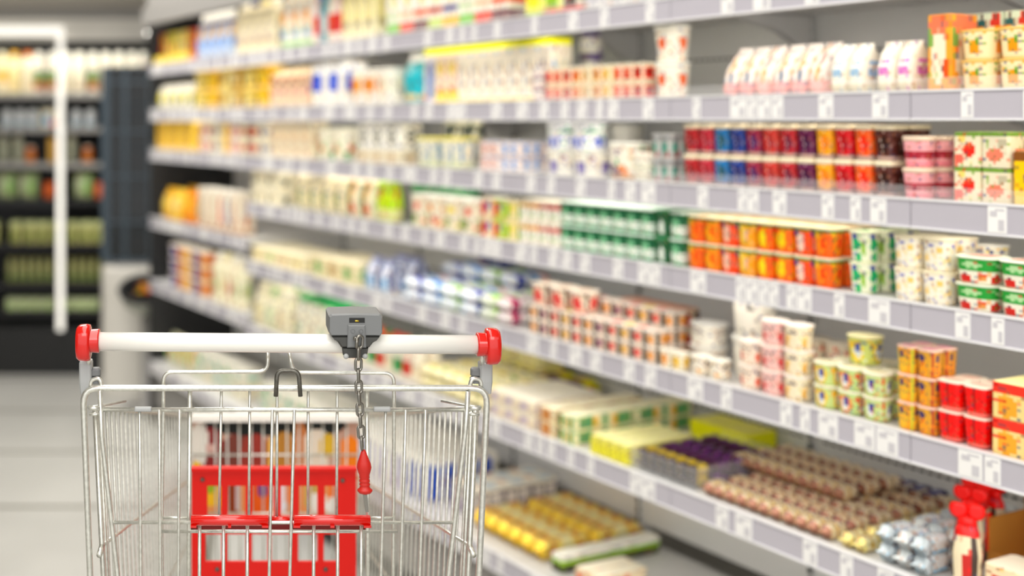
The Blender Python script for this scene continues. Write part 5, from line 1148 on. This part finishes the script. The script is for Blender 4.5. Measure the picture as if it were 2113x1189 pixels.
# printed placard on the front of the basket
b = MB(); nx, nz = 68, 46; z1 = fz(869, YFR); z0 = fz(1072, YFR); Yp = YFR+.016
blobs = [(.5, .93, .42, .1, H('202624')), (.10, .62, .09, .3, H('8a3a3a')), (.05, .75, .05, .2, H('f0ece4')), (.03, .5, .03, .06, H('e8c83a')), (.12, .70, .03, .05, H('d8b8b0')), (.27, .6, .09, .24, H('7d4a40')), (.38, .6, .08, .24, H('9a463c')),
         (.5, .58, .05, .25, H('e8c070')), (.56, .66, .05, .22, H('b88a48')), (.65, .7, .04, .3, H('c8895a')), (.75, .6, .08, .3, H('ece2d4')), (.82, .72, .05, .12, H('d8b84a')), (.95, .62, .06, .2, H('f0902a')), (.63, .47, .05, .06, H('f0e4e8')), (.08, .4, .1, .06, H('e0ddd8')),
         (.13, .22, .06, .12, H('e8c03a')), (.11, .3, .03, .06, H('9ab03a')), (.25, .2, .05, .16, H('8a4420')), (.28, .2, .02, .14, H('d8c8c8')), (.4, .2, .08, .16, H('d8691e')), (.43, .28, .03, .08, H('7a4a8a')), (.53, .2, .05, .16, H('f0eef4')), (.6, .24, .04, .12, H('e8862a')), (.72, .22, .05, .14, H('c8b070')), (.76, .14, .05, .1, H('f4f0ea')), (.86, .24, .04, .12, H('e8843a')), (.88, .1, .07, .1, H('f6f4f0'))]
vs = [(xa+(xb-xa)*i/nx, Yp, z0+(z1-z0)*j/nz) for j in range(nz+1) for i in range(nx+1)]; fs = []; cs = []
for j in range(nz):
    for i in range(nx):
        u_, v_ = (i+.5)/nx, (j+.5)/nz; c = H('c9a898') if v_ > .45 else H('e0a070')
        for (a_, b_, ra, rb2, cc2) in blobs:
            if abs((u_-a_)/ra)**3+abs((v_-b_)/rb2)**3 < 1: c = cc2
        fs.append((j*(nx+1)+i, j*(nx+1)+i+1, (j+1)*(nx+1)+i+1, (j+1)*(nx+1)+i)); cs.append(c)
b.add(vs, fs, cs); b.box(xa, xb, Yp+.0005, Yp+.003, z0, z1, H('e8e6e0'))
b.build('printed_placard', 'paper', cart)
# basket floor
b = MB()
for i in range(16):
    t = i/15
    p = side_pt(-1, 0, 1); q = side_pt(1, 0, 1); a = side_pt(-1, 1, 1); c = side_pt(1, 1, 1)
    b.tube([(p[0]*(1-t)+q[0]*t, p[1], p[2]), (a[0]*(1-t)+c[0]*t, a[1], a[2])], .0017, n=6)
for k in range(7):
    t = k/6; b.tube([side_pt(-1, t, 1), side_pt(1, t, 1)], .0025, n=6)
b.build('basket_floor', 'zinc', cart)
# chassis
for sg in (-1, 1):
    xr_ = fx(205 if sg < 0 else 965, YR); xf_ = xr_-sg*.10
    tubeo('chassis_leg', [R(205 if sg < 0 else 965, 1700), (xr_, 1.475, .18), (xf_, 2.25, .16)], 8, rad=.06, n=12)
    tubeo('chassis_leg', [(xf_, 2.1, .165), (xf_+sg*.0, 1.75, .60)], 7, n=10)
tubeo('chassis_crossbar', [(fx(205, YR), 1.62, .177), (fx(965, YR), 1.62, .177)], 6)
for sg in (-1, 1):
    for front in (0, 1):
        xr_ = fx(205 if sg < 0 else 965, YR)-sg*.10*front; y = 2.2 if front else 1.53
        b = MB(); b.box(xr_-.02, xr_+.02, y-.02, y+.02, .138, .150); b.box(xr_-.02, xr_-.017, y-.018, y+.018, .05, .138); b.box(xr_+.017, xr_+.02, y-.018, y+.018, .05, .138)
        ca_ = b.build('caster', 'zinc', cart)
        b = MB(); b.lathe([(.045, -.014), (.062, -.012), (.0625, 0), (.062, .012), (.045, .014)], (xr_, y, .0635), axis='x', n=28); b.build('wheel', 'rubber', ca_)
